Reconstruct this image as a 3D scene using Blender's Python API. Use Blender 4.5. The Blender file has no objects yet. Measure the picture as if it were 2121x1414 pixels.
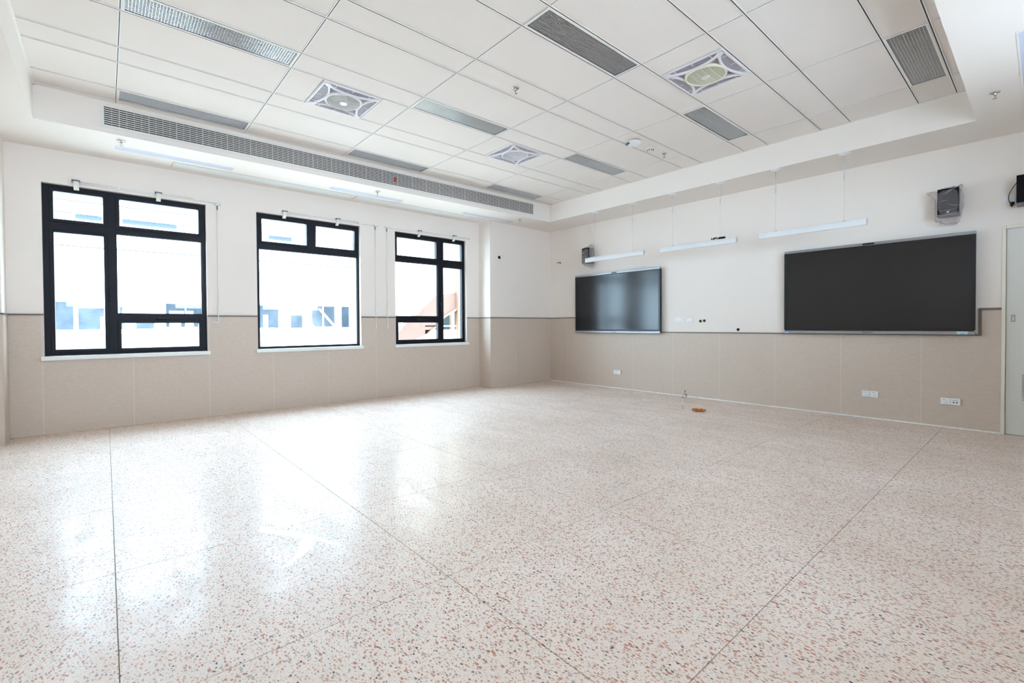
import bpy, bmesh, math, random
from mathutils import Vector, Matrix, noise
random.seed(7)
sc = bpy.context.scene
COL = sc.collection
PI = math.pi

# ------------------------------------------------------------------ camera
def make_camera():
    yaw, pitch, roll = -0.85406, -0.01463, -0.00561
    f = Vector((math.sin(yaw)*math.cos(pitch), math.cos(yaw)*math.cos(pitch), math.sin(pitch)))
    r = Vector((math.cos(yaw), -math.sin(yaw), 0.0))
    u = r.cross(f)
    c, s = math.cos(roll), math.sin(roll)
    r2 = c*r + s*u
    u2 = -s*r + c*u
    cd = bpy.data.cameras.new('camera')
    cam = bpy.data.objects.new('camera', cd)
    COL.objects.link(cam)
    M = Matrix((( r2.x, u2.x, -f.x, 7.48302), (r2.y, u2.y, -f.y, -7.42076), (r2.z, u2.z, -f.z, 1.22433), (0, 0, 0, 1)))
    cam.matrix_world = M
    cd.sensor_width = 36.0
    cd.sensor_fit = 'HORIZONTAL'
    cd.lens = 966.5*36.0/2121.0
    cd.shift_y = -19.36/2121.0
    cd.clip_start = 0.05
    cd.clip_end = 200
    sc.camera = cam
make_camera()

# ------------------------------------------------------------------ light
EXPOSURE = -0.20
SKY = 24.0
SUN = 20.0
sc.view_settings.view_transform = 'Standard'
sc.view_settings.look = 'None'
sc.view_settings.gamma = 1.0
sc.view_settings.use_curve_mapping = False
sc.view_settings.exposure = EXPOSURE
world = bpy.data.worlds.new('sky')
sc.world = world
world.use_nodes = True
wn = world.node_tree.nodes
wl = world.node_tree.links
bg = wn['Background']
bg.inputs['Color'].default_value = (0.60, 0.795, 1.0, 1)
bg.inputs['Strength'].default_value = SKY
sd = bpy.data.lights.new('sun', 'SUN')
sd.energy = SUN
sd.angle = math.radians(0.6)
sd.color = (1.0, 0.98, 0.95)
so = bpy.data.objects.new('sun', sd)
COL.objects.link(so)
so.rotation_euler = Vector((0.25, -0.5, 0.83)).to_track_quat('Z', 'Y').to_euler()
sc.cycles.max_bounces = 14
sc.cycles.diffuse_bounces = 8
sc.cycles.glossy_bounces = 4
sc.cycles.transparent_max_bounces = 16
sc.cycles.sample_clamp_indirect = 12
sc.cycles.use_denoising = True
sc.cycles.caustics_reflective = False
sc.cycles.caustics_refractive = False

# portals in the window openings (guide the sky light in, add no light of their own)
def portal(x, y0, y1, z0, z1, d):
    l = bpy.data.lights.new('window_portal', 'AREA')
    l.shape = 'RECTANGLE'
    l.size = z1-z0
    l.size_y = y1-y0
    l.cycles.is_portal = True
    o = bpy.data.objects.new('window_portal', l)
    COL.objects.link(o)
    o.location = (x, (y0+y1)/2, (z0+z1)/2)
    o.rotation_euler = (0, -PI/2 if d > 0 else PI/2, 0)

# ------------------------------------------------------------------ helpers
def lin(c):
    return tuple((v/12.92 if v <= 0.04045 else ((v+0.055)/1.055)**2.4) for v in [x/255 for x in c])

def pmat(name, rgb, rough=0.5, metal=0.0, spec=0.5, bump=0.0, bscale=200, var=0.0, vscale=3.0, emit=None, estr=0.0, detail=4, coat=0.0):
    m = bpy.data.materials.new(name)
    m.use_nodes = True
    nt = m.node_tree
    n = nt.nodes
    b = n['Principled BSDF']
    b.inputs['Base Color'].default_value = (*rgb, 1)
    b.inputs['Roughness'].default_value = rough
    b.inputs['Metallic'].default_value = metal
    b.inputs['Specular IOR Level'].default_value = spec
    if coat:
        b.inputs['Coat Weight'].default_value = coat
    tc = n.new('ShaderNodeTexCoord')
    if var:
        t = n.new('ShaderNodeTexNoise')
        t.inputs['Scale'].default_value = vscale
        t.inputs['Detail'].default_value = detail
        r = n.new('ShaderNodeMapRange')
        r.inputs['From Min'].default_value = 0.3
        r.inputs['From Max'].default_value = 0.7
        r.inputs['To Min'].default_value = 1-var
        r.inputs['To Max'].default_value = 1+var
        mx = n.new('ShaderNodeVectorMath')
        mx.operation = 'SCALE'
        mx.inputs[0].default_value = rgb
        nt.links.new(tc.outputs['Object'], t.inputs['Vector'])
        nt.links.new(t.outputs['Fac'], r.inputs['Value'])
        nt.links.new(r.outputs[0], mx.inputs['Scale'])
        nt.links.new(mx.outputs[0], b.inputs['Base Color'])
    if bump:
        t = n.new('ShaderNodeTexNoise')
        t.inputs['Scale'].default_value = bscale
        t.inputs['Detail'].default_value = 3
        bp = n.new('ShaderNodeBump')
        bp.inputs['Strength'].default_value = bump
        bp.inputs['Distance'].default_value = 0.002
        nt.links.new(tc.outputs['Object'], t.inputs['Vector'])
        nt.links.new(t.outputs['Fac'], bp.inputs['Height'])
        nt.links.new(bp.outputs[0], b.inputs['Normal'])
    if emit:
        b.inputs['Emission Color'].default_value = (*emit, 1)
        b.inputs['Emission Strength'].default_value = estr
    return m

class MB:
    """collects shapes into one mesh object; mi = material slot"""
    def __init__(self):
        self.v = []
        self.f = []
        self.m = []
        self.sm = []
    def add(self, vs, fs, mi=0, smooth=False):
        o = len(self.v)
        self.v += [tuple(v) for v in vs]
        for f in fs:
            self.f.append([i+o for i in f])
            self.m.append(mi)
            self.sm.append(smooth)
        return self
    def box(self, x0, x1, y0, y1, z0, z1, mi=0, M=None):
        vs = [(x, y, z) for z in (z0, z1) for y in (y0, y1) for x in (x0, x1)]
        if M is not None:
            vs = [M @ Vector(v) for v in vs]
        return self.add(vs, [(0, 2, 3, 1), (4, 5, 7, 6), (0, 1, 5, 4), (2, 6, 7, 3), (0, 4, 6, 2), (1, 3, 7, 5)], mi)
    def tube(self, pts, r, mi=0, n=8, smooth=True, caps=True):
        pts = [Vector(p) for p in pts]
        rs = r if isinstance(r, (list, tuple)) else [r]*len(pts)
        vs = []
        a = None
        for i, p in enumerate(pts):
            d = (pts[min(i+1, len(pts)-1)]-pts[max(i-1, 0)]).normalized()
            if a is None:
                a = d.orthogonal().normalized()
            else:
                a = (a - d*a.dot(d)).normalized()
            b = d.cross(a)
            for k in range(n):
                t = 2*PI*k/n
                vs.append(p+(a*math.cos(t)+b*math.sin(t))*rs[i])
        fs = []
        for i in range(len(pts)-1):
            for k in range(n):
                fs.append((i*n+k, i*n+(k+1) % n, (i+1)*n+(k+1) % n, (i+1)*n+k))
        if caps:
            fs.append(tuple(range(n))[::-1])
            fs.append(tuple((len(pts)-1)*n+k for k in range(n)))
        return self.add(vs, fs, mi, smooth)
    def lathe(self, prof, c=(0, 0, 0), n=24, mi=0, M=None, smooth=True, a0=0, a1=2*PI):
        """prof: list of (r,z) around +z"""
        vs = []
        full = abs(a1-a0-2*PI) < 1e-6
        cols = n if full else n+1
        for (r, z) in prof:
            for k in range(cols):
                t = a0+(a1-a0)*k/n
                vs.append(Vector((r*math.cos(t), r*math.sin(t), z)))
        if M is not None:
            vs = [M @ v for v in vs]
        vs = [v+Vector(c) for v in vs]
        fs = []
        for i in range(len(prof)-1):
            for k in range(n):
                k2 = (k+1) % cols
                fs.append((i*cols+k, i*cols+k2, (i+1)*cols+k2, (i+1)*cols+k))
        return self.add(vs, fs, mi, smooth)
    def prism(self, poly, axis, a, b, mi=0):
        """poly: 2d points in the two other axes (in xyz order), extruded a..b on axis"""
        n = len(poly)
        vs = []
        for h in (a, b):
            for p in poly:
                q = list(p)
                q.insert(axis, h)
                vs.append(q)
        fs = [tuple(range(n)), tuple(range(2*n-1, n-1, -1))]
        for i in range(n):
            j = (i+1) % n
            fs.append((i, i+n, j+n, j))
        return self.add(vs, fs, mi)
    def build(self, name, mats, parent=None, kind=None, bevel=0, loc=None, fixn=True):
        me = bpy.data.meshes.new(name)
        me.from_pydata(self.v, [], self.f)
        mats = mats if isinstance(mats, (list, tuple)) else [mats]
        for m in mats:
            me.materials.append(m)
        me.polygons.foreach_set('material_index', self.m)
        me.polygons.foreach_set('use_smooth', self.sm)
        if fixn:
            bm = bmesh.new()
            bm.from_mesh(me)
            bmesh.ops.recalc_face_normals(bm, faces=bm.faces)
            bm.to_mesh(me)
            bm.free()
        me.update()
        o = bpy.data.objects.new(name, me)
        COL.objects.link(o)
        if parent:
            o.parent = parent
        if kind:
            o['kind'] = kind
        if loc:
            o.location = loc
        if bevel:
            md = o.modifiers.new('bevel', 'BEVEL')
            md.width = bevel
            md.segments = 2
            md.limit_method = 'ANGLE'
            md.angle_limit = math.radians(40)
        return o

def tag(o, label, cat, group=None, kind=None):
    o['label'] = label
    o['category'] = cat
    if group:
        o['group'] = group
    if kind:
        o['kind'] = kind
    return o
def thing(name, label, cat, loc=(0, 0, 0), group=None):
    o = bpy.data.objects.new(name, None)
    o.empty_display_size = 0.05
    COL.objects.link(o)
    o.location = loc
    return tag(o, label, cat, group)
def struct_empty(name, loc=(0, 0, 0)):
    o = bpy.data.objects.new(name, None)
    COL.objects.link(o)
    o.location = loc
    o['kind'] = 'structure'
    return o
def dup(root, loc, label, group=None):
    def cp(o, par):
        c = o.copy()
        COL.objects.link(c)
        if par:
            c.parent = par
        for ch in kids.get(o.name, []):
            cp(ch, c)
        return c
    kids = {}
    for o in list(COL.objects):
        if o.parent:
            kids.setdefault(o.parent.name, []).append(o)
    r = cp(root, None)
    r.location = loc
    r['label'] = label
    if group:
        r['group'] = group
    return r

# ------------------------------------------------------------------ materials
M_wall = pmat('wall_paint', (0.81, 0.738, 0.675), 0.75, spec=0.25, bump=0.05, bscale=60, var=0.012, vscale=1.2)
M_soffit = pmat('ceiling_paint', (0.82, 0.757, 0.700), 0.8, spec=0.2, bump=0.04, bscale=60)
M_tile = pmat('ceiling_tile', (0.80, 0.735, 0.685), 0.8, spec=0.2, bump=0.06, bscale=300, var=0.012, vscale=2)
M_tbar = pmat('tee_bar_white', (0.83, 0.80, 0.765), 0.55, spec=0.3)
M_slot = pmat('tee_bar_slot', (0.05, 0.05, 0.048), 0.7)
M_trim = pmat('brown_trim', lin((112, 98, 90)), 0.5)
M_black = pmat('window_black', (0.006, 0.006, 0.010), 0.45, spec=0.22)
M_sill = pmat('sill_white', (0.80, 0.80, 0.77), 0.4)
M_white = pmat('white_plastic', (0.80, 0.80, 0.80), 0.4)
M_socket = pmat('socket_white', (0.82, 0.83, 0.83), 0.35)
M_hole = pmat('dark_hole', (0.01, 0.01, 0.01), 0.6)
M_dark = pmat('dark_void', (0.02, 0.02, 0.02), 0.9)
M_steel = pmat('zinc_steel', (0.62, 0.61, 0.58), 0.35, metal=0.8)
M_chrome = pmat('chrome', (0.62, 0.58, 0.54), 0.22, metal=1.0)
M_alu = pmat('brushed_aluminium', (0.33, 0.33, 0.34), 0.36, metal=0.85)
M_louvre = pmat('louvre_mirror_aluminium', (0.93, 0.92, 0.91), 0.26, metal=0.85)
M_reflector = pmat('lamp_reflector', (0.86, 0.86, 0.85), 0.25, metal=0.35)
M_tube = pmat('fluorescent_tube', (0.85, 0.86, 0.86), 0.25)
M_grille = pmat('grille_blade', (0.66, 0.63, 0.60), 0.5)
M_gframe = pmat('grille_frame', (0.76, 0.74, 0.70), 0.5)
M_abs = pmat('fan_plastic', (0.76, 0.72, 0.75), 0.35)
M_absgrey = pmat('fan_slats', (0.56, 0.53, 0.57), 0.45)
M_cream = pmat('fan_cream', (0.76, 0.74, 0.58), 0.4)
M_fancent = pmat('fan_grey', (0.62, 0.60, 0.57), 0.4)
M_fanwhite = pmat('fan_white', (0.74, 0.73, 0.76), 0.4)
M_hub = pmat('fan_hub_lamp', (0.9, 0.9, 0.9), 0.3, emit=(0.92, 0.97, 1.0), estr=1.2)
M_diff = pmat('blue_white_diffuser', (0.62, 0.66, 0.80), 0.22, spec=0.5)
M_door = pmat('door_paint', lin((214, 213, 206)), 0.55, bump=0.03, bscale=120)
M_doorframe = pmat('door_frame_paint', lin((226, 220, 205)), 0.45)
M_spk = pmat('speaker_black', (0.005, 0.004, 0.005), 0.75, spec=0.2)
M_spkside = pmat('speaker_grey', (0.16, 0.14, 0.145), 0.5)
M_cable = pmat('cable_black', (0.015, 0.015, 0.018), 0.4)
M_caulk = pmat('white_caulk', (0.80, 0.80, 0.78), 0.6, var=0.1, vscale=25)
M_blue = pmat('blue_sticker', lin((90, 150, 205)), 0.4)
M_pblue = pmat('pale_blue_sticker', lin((175, 205, 215)), 0.4)
M_amber = pmat('amber_film', lin((190, 110, 30)), 0.3, var=0.5, vscale=30)
M_cord = pmat('wire_white', (0.75, 0.76, 0.77), 0.4)

def panel_material():
    m = pmat('beige_wall_panel', lin((194, 183, 170)), 0.42, spec=0.35)
    nt = m.node_tree
    n = nt.nodes
    L = nt.links
    b = n['Principled BSDF']
    g = n.new('ShaderNodeNewGeometry')
    mp = n.new('ShaderNodeMapping')
    mp.inputs['Rotation'].default_value = (0.6, 0.55, 0.3)
    mp.inputs['Scale'].default_value = (14, 14, 34)
    t = n.new('ShaderNodeTexNoise')
    t.inputs['Scale'].default_value = 1.6
    t.inputs['Detail'].default_value = 6
    t.inputs['Roughness'].default_value = 0.6
    t.inputs['Distortion'].default_value = 0.6
    cr = n.new('ShaderNodeValToRGB')
    e = cr.color_ramp.elements
    e[0].position = 0.30
    e[0].color = (*lin((197, 181, 166)), 1)
    e[1].position = 0.70
    e[1].color = (*lin((205, 190, 176)), 1)
    L.new(g.outputs['Position'], mp.inputs['Vector'])
    L.new(mp.outputs[0], t.inputs['Vector'])
    L.new(t.outputs['Fac'], cr.inputs['Fac'])
    L.new(cr.outputs[0], b.inputs['Base Color'])
    bp = n.new('ShaderNodeBump')
    bp.inputs['Strength'].default_value = 0.06
    bp.inputs['Distance'].default_value = 0.002
    L.new(t.outputs['Fac'], bp.inputs['Height'])
    L.new(bp.outputs[0], b.inputs['Normal'])
    return m
M_panel = panel_material()

def terrazzo_material():
    m = bpy.data.materials.new('terrazzo')
    m.use_nodes = True
    nt = m.node_tree
    n = nt.nodes
    L = nt.links
    b = n['Principled BSDF']
    g = n.new('ShaderNodeNewGeometry')
    def math_(op, a, b_=None, c=None, clamp=False):
        q = n.new('ShaderNodeMath')
        q.operation = op
        q.use_clamp = clamp
        for i, v in enumerate((a, b_, c)):
            if v is None:
                continue
            if isinstance(v, (int, float)):
                q.inputs[i].default_value = v
            else:
                L.new(v, q.inputs[i])
        return q.outputs[0]
    def noise_(scale, detail=3, vec=None, rough=0.5, dist=0.0):
        t = n.new('ShaderNodeTexNoise')
        t.inputs['Scale'].default_value = scale
        t.inputs['Detail'].default_value = detail
        t.inputs['Roughness'].default_value = rough
        t.inputs['Distortion'].default_value = dist
        L.new(vec if vec is not None else g.outputs['Position'], t.inputs['Vector'])
        return t
    def mapr(v, a, b_, c, d):
        r = n.new('ShaderNodeMapRange')
        for i, x in enumerate((a, b_, c, d)):
            r.inputs[i+1].default_value = x
        L.new(v, r.inputs[0])
        return r.outputs[0]
    # irregular chip outlines: positions pushed about by noise
    nz = noise_(150, 2)
    sub = n.new('ShaderNodeVectorMath')
    sub.operation = 'SUBTRACT'
    sub.inputs[1].default_value = (0.5, 0.5, 0.5)
    L.new(nz.outputs['Color'], sub.inputs[0])
    scl = n.new('ShaderNodeVectorMath')
    scl.operation = 'SCALE'
    scl.inputs['Scale'].default_value = 0.0065
    L.new(sub.outputs[0], scl.inputs[0])
    add = n.new('ShaderNodeVectorMath')
    add.operation = 'ADD'
    L.new(g.outputs['Position'], add.inputs[0])
    L.new(scl.outputs[0], add.inputs[1])
    flat = n.new('ShaderNodeVectorMath')
    flat.operation = 'MULTIPLY'
    flat.inputs[1].default_value = (1, 1, 0)
    L.new(add.outputs[0], flat.inputs[0])
    # matrix colour with broad blotches
    blot = noise_(1.3, 4)
    base = n.new('ShaderNodeValToRGB')
    base.color_ramp.elements[0].position = 0.35
    base.color_ramp.elements[0].color = (*lin((229, 213, 200)), 1)
    base.color_ramp.elements[1].position = 0.68
    base.color_ramp.elements[1].color = (*lin((240, 226, 216)), 1)
    L.new(blot.outputs['Fac'], base.inputs['Fac'])
    cur = base.outputs[0]
    def layer(cur, scale, stretch, keep, rad, ramp, off, seed_rot):
        mp = n.new('ShaderNodeMapping')
        mp.inputs['Location'].default_value = (off, off*0.7, 0)
        mp.inputs['Rotation'].default_value = (0, 0, seed_rot)
        mp.inputs['Scale'].default_value = (1, stretch, 1)
        L.new(flat.outputs[0], mp.inputs['Vector'])
        v = n.new('ShaderNodeTexVoronoi')
        v.voronoi_dimensions = '2D'
        v.feature = 'F1'
        v.inputs['Scale'].default_value = scale
        v.inputs['Randomness'].default_value = 1.0
        L.new(mp.outputs[0], v.inputs['Vector'])
        sep = n.new('ShaderNodeSeparateColor')
        L.new(v.outputs['Color'], sep.inputs[0])
        # radius per cell; cells past `keep` carry no chip
        r = mapr(sep.outputs['Green'], 0, 1, rad*0.45, rad)
        on = math_('LESS_THAN', sep.outputs['Red'], keep)
        r = math_('MULTIPLY', r, on)
        d = math_('SUBTRACT', r, v.outputs['Distance'])
        mask = math_('MULTIPLY', d, 14.0, clamp=True)
        cr = n.new('ShaderNodeValToRGB')
        cr.color_ramp.interpolation = 'CONSTANT'
        el = cr.color_ramp.elements
        el[0].position = 0
        el[0].color = (*lin(ramp[0][1]), 1)
        el[1].position = ramp[1][0]
        el[1].color = (*lin(ramp[1][1]), 1)
        for p, c in ramp[2:]:
            e = el.new(p)
            e.color = (*lin(c), 1)
        L.new(sep.outputs['Blue'], cr.inputs['Fac'])
        mx = n.new('ShaderNodeMix')
        mx.data_type = 'RGBA'
        L.new(mask, mx.inputs[0])
        L.new(cur, mx.inputs[6])
        L.new(cr.outputs[0], mx.inputs[7])
        return mx.outputs[2]
    cur = layer(cur, 100, 1.5, 0.60, 0.42, [(0, (214, 188, 172)), (0.35, (240, 230, 222)), (0.55, (200, 168, 152)), (0.8, (186, 172, 164))], 0.0, 0.4)
    cur = layer(cur, 54, 1.7, 0.50, 0.42, [(0, (196, 142, 122)), (0.25, (208, 164, 144)), (0.45, (178, 120, 100)), (0.62, (198, 160, 140)), (0.80, (172, 162, 156)), (0.95, (120, 112, 112))], 3.3, 1.2)
    cur = layer(cur, 36, 1.9, 0.22, 0.42, [(0, (188, 126, 106)), (0.4, (204, 152, 126)), (0.72, (172, 160, 154)), (0.90, (206, 160, 124))], 9.1, 2.3)
    cur = layer(cur, 46, 1.5, 0.070, 0.32, [(0, (60, 60, 70)), (0.4, (44, 44, 52)), (0.75, (96, 88, 90))], 5.7, 0.9)
    L.new(cur, b.inputs['Base Color'])
    b.inputs['Specular IOR Level'].default_value = 0.42
    # polish: haze, drag marks and a few smeared wipes that stayed glossy
    cl = noise_(1.6, 6, None, 0.6, 0.6)
    fine = noise_(7.0, 5, None, 0.65, 1.5)
    rr = mapr(cl.outputs['Fac'], 0.32, 0.68, 0.10, 0.21)
    r2 = mapr(fine.outputs['Fac'], 0.3, 0.7, -0.05, 0.05)
    rough = math_('ADD', rr, r2)
    def stroke(p, q, w0, w1, rough, val):
        # distance from segment p-q in the floor plane, tapering w0 -> w1
        dx, dy = q[0]-p[0], q[1]-p[1]
        LL = dx*dx+dy*dy
        sp = n.new('ShaderNodeSeparateXYZ')
        wob = noise_(9, 3)
        ws = n.new('ShaderNodeVectorMath')
        ws.operation = 'SCALE'
        ws.inputs['Scale'].default_value = 0.035
        L.new(wob.outputs['Color'], ws.inputs[0])
        wa = n.new('ShaderNodeVectorMath')
        wa.operation = 'ADD'
        L.new(g.outputs['Position'], wa.inputs[0])
        L.new(ws.outputs[0], wa.inputs[1])
        L.new(wa.outputs[0], sp.inputs[0])
        ax = math_('SUBTRACT', sp.outputs[0], p[0]+0.017)
        ay = math_('SUBTRACT', sp.outputs[1], p[1]+0.017)
        t = math_('DIVIDE', math_('ADD', math_('MULTIPLY', ax, dx), math_('MULTIPLY', ay, dy)), LL, clamp=True)
        ex = math_('SUBTRACT', ax, math_('MULTIPLY', t, dx))
        ey = math_('SUBTRACT', ay, math_('MULTIPLY', t, dy))
        d = math_('SQRT', math_('ADD', math_('MULTIPLY', ex, ex), math_('MULTIPLY', ey, ey)))
        w = math_('ADD', math_('MULTIPLY', t, w1-w0), w0)
        k = math_('MULTIPLY', math_('SUBTRACT', w, d), 130.0, clamp=True)
        mx = n.new('ShaderNodeMix')
        mx.data_type = 'FLOAT'
        L.new(k, mx.inputs[0])
        L.new(rough, mx.inputs[2])
        mx.inputs[3].default_value = val
        return mx.outputs[0]
    stm = n.new('ShaderNodeMapping')
    stm.inputs['Rotation'].default_value = (0, 0, 0.75)
    stm.inputs['Scale'].default_value = (1.0, 3.0, 1)
    L.new(g.outputs['Position'], stm.inputs['Vector'])
    wn_ = noise_(1.7, 7, stm.outputs[0], 0.62, 1.2)
    wt = mapr(wn_.outputs['Fac'], 0.38, 0.62, 0.02, 0.26)
    for p, q, a, c in (((4.33, -6.76), (4.62, -6.57), 0.034, 0.020), ((4.62, -6.57), (4.89, -6.44), 0.020, 0.010),
                       ((4.66, -6.54), (4.82, -6.62), 0.034, 0.026), ((4.82, -6.62), (5.02, -6.83), 0.026, 0.002),
                       ((3.98, -7.58), (3.99, -7.36), 0.026, 0.026), ((3.99, -7.36), (4.22, -6.99), 0.022, 0.028),
                       ((4.22, -6.99), (4.33, -6.96), 0.028, 0.006),
                       ((4.80, -5.86), (4.92, -5.83), 0.006, 0.014), ((4.92, -5.83), (5.04, -5.92), 0.014, 0.004)):
        rough = stroke(p, q, a, c, rough, 0.10)
        wt = stroke(p, q, a, c, wt, 0.60)
    b.inputs['Roughness'].default_value = 0.45
    L.new(wt, b.inputs['Coat Weight'])
    b.inputs['Coat IOR'].default_value = 1.5
    L.new(rough, b.inputs['Coat Roughness'])
    return m
M_terrazzo = terrazzo_material()
M_joint = pmat('floor_joint', lin((158, 142, 114)), 0.6)

def screen_material():
    m = pmat('screen_glass', (0.006, 0.005, 0.0053), 0.17, spec=0.5)
    return m
M_screen = screen_material()
M_bezel = pmat('screen_bezel', (0.004, 0.004, 0.005), 0.3)

def glass_material():
    m = bpy.data.materials.new('window_glass')
    m.use_nodes = True
    nt = m.node_tree
    n = nt.nodes
    for x in list(n):
        n.remove(x)
    out = n.new('ShaderNodeOutputMaterial')
    tr = n.new('ShaderNodeBsdfTransparent')
    tr.inputs[0].default_value = (0.93, 0.96, 0.95, 1)
    gl = n.new('ShaderNodeBsdfGlossy')
    gl.inputs['Roughness'].default_value = 0.02
    lw = n.new('ShaderNodeLayerWeight')
    lw.inputs['Blend'].default_value = 0.5
    pw = n.new('ShaderNodeMath')
    pw.operation = 'POWER'
    pw.inputs[1].default_value = 5.0
    nt.links.new(lw.outputs['Facing'], pw.inputs[0])
    ma = n.new('ShaderNodeMath')
    ma.operation = 'MULTIPLY_ADD'
    ma.inputs[1].default_value = 0.96
    ma.inputs[2].default_value = 0.035
    nt.links.new(pw.outputs[0], ma.inputs[0])
    mx = n.new('ShaderNodeMixShader')
    nt.links.new(ma.outputs[0], mx.inputs[0])
    nt.links.new(tr.outputs[0], mx.inputs[1])
    nt.links.new(gl.outputs[0], mx.inputs[2])
    nt.links.new(mx.outputs[0], out.inputs[0])
    return m
M_glass = glass_material()

def plastic_film():
    m = bpy.data.materials.new('clear_plastic_film')
    m.use_nodes = True
    nt = m.node_tree
    n = nt.nodes
    for x in list(n):
        n.remove(x)
    out = n.new('ShaderNodeOutputMaterial')
    tr = n.new('ShaderNodeBsdfTransparent')
    tr.inputs[0].default_value = (0.97, 0.95, 0.95, 1)
    b = n.new('ShaderNodeBsdfPrincipled')
    b.inputs['Base Color'].default_value = (0.62, 0.58, 0.58, 1)
    b.inputs['Roughness'].default_value = 0.18
    lw = n.new('ShaderNodeLayerWeight')
    lw.inputs['Blend'].default_value = 0.35
    mr = n.new('ShaderNodeMapRange')
    mr.inputs['To Min'].default_value = 0.13
    mr.inputs['To Max'].default_value = 0.60
    mx = n.new('ShaderNodeMixShader')
    nt.links.new(lw.outputs['Facing'], mr.inputs[0])
    nt.links.new(mr.outputs[0], mx.inputs[0])
    nt.links.new(tr.outputs[0], mx.inputs[1])
    nt.links.new(b.outputs[0], mx.inputs[2])
    nt.links.new(mx.outputs[0], out.inputs[0])
    return m
M_film = plastic_film()

# ------------------------------------------------------------------ room dimensions
XR, YB = 8.25, -9.2            # right wall, back wall
ZS, ZC, ZT = 3.2606, 3.5898, 3.95   # soffit, tile ceiling, slab above
TX0, TX1, TY0, TY1 = 1.0017, 6.997, -7.9225, -0.7673   # the tray in the ceiling
WT = 0.25
WINS = [(-7.948, -6.375), (-5.764, -4.222), (-3.595, -2.080)]
WZ0, WZ1 = 0.900, 2.880

# ---- floor: slab under, separate terrazzo slabs with recessed joints
floor = MB().box(-WT, XR+WT, YB-WT, WT, -0.25, -0.006).build('floor', M_joint, kind='structure')
fx = [0.0, 1.07, 2.195, 3.32, 4.44, 5.567, 6.687, 7.81, XR]
fy = [0.0, -1.27, -2.50, -3.722, -4.94, -6.175, -7.40, -8.625, YB]
for i in range(len(fx)-1):
    for j in range(len(fy)-1):
        g = 0.0020
        x0, x1, y1, y0 = fx[i]+g, fx[i+1]-g, fy[j]-g, fy[j+1]+g
        if i == 0:
            x0 = fx[0]
        if j == 0:
            y1 = fy[0]
        MB().box(x0, x1, y0, y1, -0.02, 0.0).build('terrazzo_slab', M_terrazzo, floor)

# ---- walls
def wall_with_holes(name, axis, a0, a1, u0, u1, z0, z1, holes, mat):
    """wall slab a0..a1 on axis (0: x, 1: y), running u0..u1; holes (ua, ub, za, zb)"""
    mb = MB()
    def bx(ua, ub, za, zb):
        if ub-ua < 1e-5 or zb-za < 1e-5:
            return
        if axis == 0:
            mb.box(a0, a1, ua, ub, za, zb)
        else:
            mb.box(ua, ub, a0, a1, za, zb)
    cur = u0
    for (ua, ub, za, zb) in sorted(holes):
        bx(cur, ua, z0, z1)
        bx(ua, ub, z0, za)
        bx(ua, ub, zb, z1)
        cur = ub
    bx(cur, u1, z0, z1)
    return mb.build(name, mat, kind='structure')
wall_left = wall_with_holes('wall_left', 0, -WT, 0, YB-WT, WT, 0, ZT, [(a, b, WZ0, WZ1) for a, b in WINS], M_wall)
wall_front = wall_with_holes('wall_front', 1, 0, WT, 0, XR+WT, 0, ZT, [(7.180, 8.02, 0.0, 2.245)], M_wall)
CW = [(-8.2, -6.4, 1.7, 2.9), (-6.0, -4.2, 1.7, 2.9), (-3.8, -2.0, 1.7, 2.9)]
wall_right = wall_with_holes('wall_right', 0, XR, XR+WT, YB-WT, 0, 0, ZT, CW, M_wall)
wall_back = wall_with_holes('wall_back', 1, YB-WT, YB, 0, XR, 0, ZT, [], M_wall)
for a, b in WINS:
    portal(-0.02, a, b, WZ0, WZ1, 1)
for a, b, c, d in CW:
    portal(XR+0.02, a, b, c, d, -1)

# piers at both ends of the window wall (faces slightly out of square, as surveyed)
def pier(poly):
    return MB().prism(poly, 2, 0, ZT).build('pier', M_wall, wall_left)
PIER1 = [(-0.01, -1.77), (0.357, -1.77), (0.262, 0.005), (-0.01, 0.005)]
pier(PIER1)
PIER0 = [(-0.01, YB), (0.355, YB), (0.340, -8.232), (-0.01, -8.232)]
pier(PIER0)

# ---- wainscot panels, each its own piece, pale joints between
PT = 0.005
ZW = 1.366
def panel_boxes(mb, rects, mk):
    for r in rects:
        mk(mb, *r)
def panel_left(y0, y1):
    g = 0.0018
    y0 += g
    y1 -= g
    mb = MB()
    cur = y0
    for a, b in WINS:
        a2, b2 = max(a, y0), min(b, y1)
        if b2 <= a2:
            continue
        if a2 > cur:
            mb.box(0.0005, PT, cur, a2, 0.010, ZW)
        mb.box(0.0005, PT, a2, b2, 0.010, 0.850)
        cur = b2
    if cur < y1:
        mb.box(0.0005, PT, cur, y1, 0.010, ZW)
    mb.build('wall_panel', M_panel, wall_left)
ys = [-8.232, -7.962, -7.162, -6.362, -5.562, -4.762, -3.962, -3.162, -2.362, -1.77]
for a, b in zip(ys[:-1], ys[1:]):
    panel_left(a, b)
xs_ = [0.262+PT, 0.765, 1.582, 2.399, 3.216, 4.033, 4.850, 5.667, 6.484, 7.150]
ZLOW = 1.078
for k, (a, b) in enumerate(zip(xs_[:-1], xs_[1:])):
    mb = MB()
    g = 0.0018
    a += g
    b -= g
    def bx(u0, u1, z1):
        mb.box(u0, u1, -PT, -0.0005, 0.010, z1)
    if a < 1.05 and b < 1.10:
        bx(a, b, ZW)
    elif a < 1.10:
        bx(a, 1.10, ZW)
        bx(1.10, b, ZLOW)
    elif b > 6.99:
        bx(a, 6.995, ZLOW)
        bx(6.995, b, ZW)
    else:
        bx(a, b, ZLOW)
    mb.build('wall_panel', M_panel, wall_front)
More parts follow.
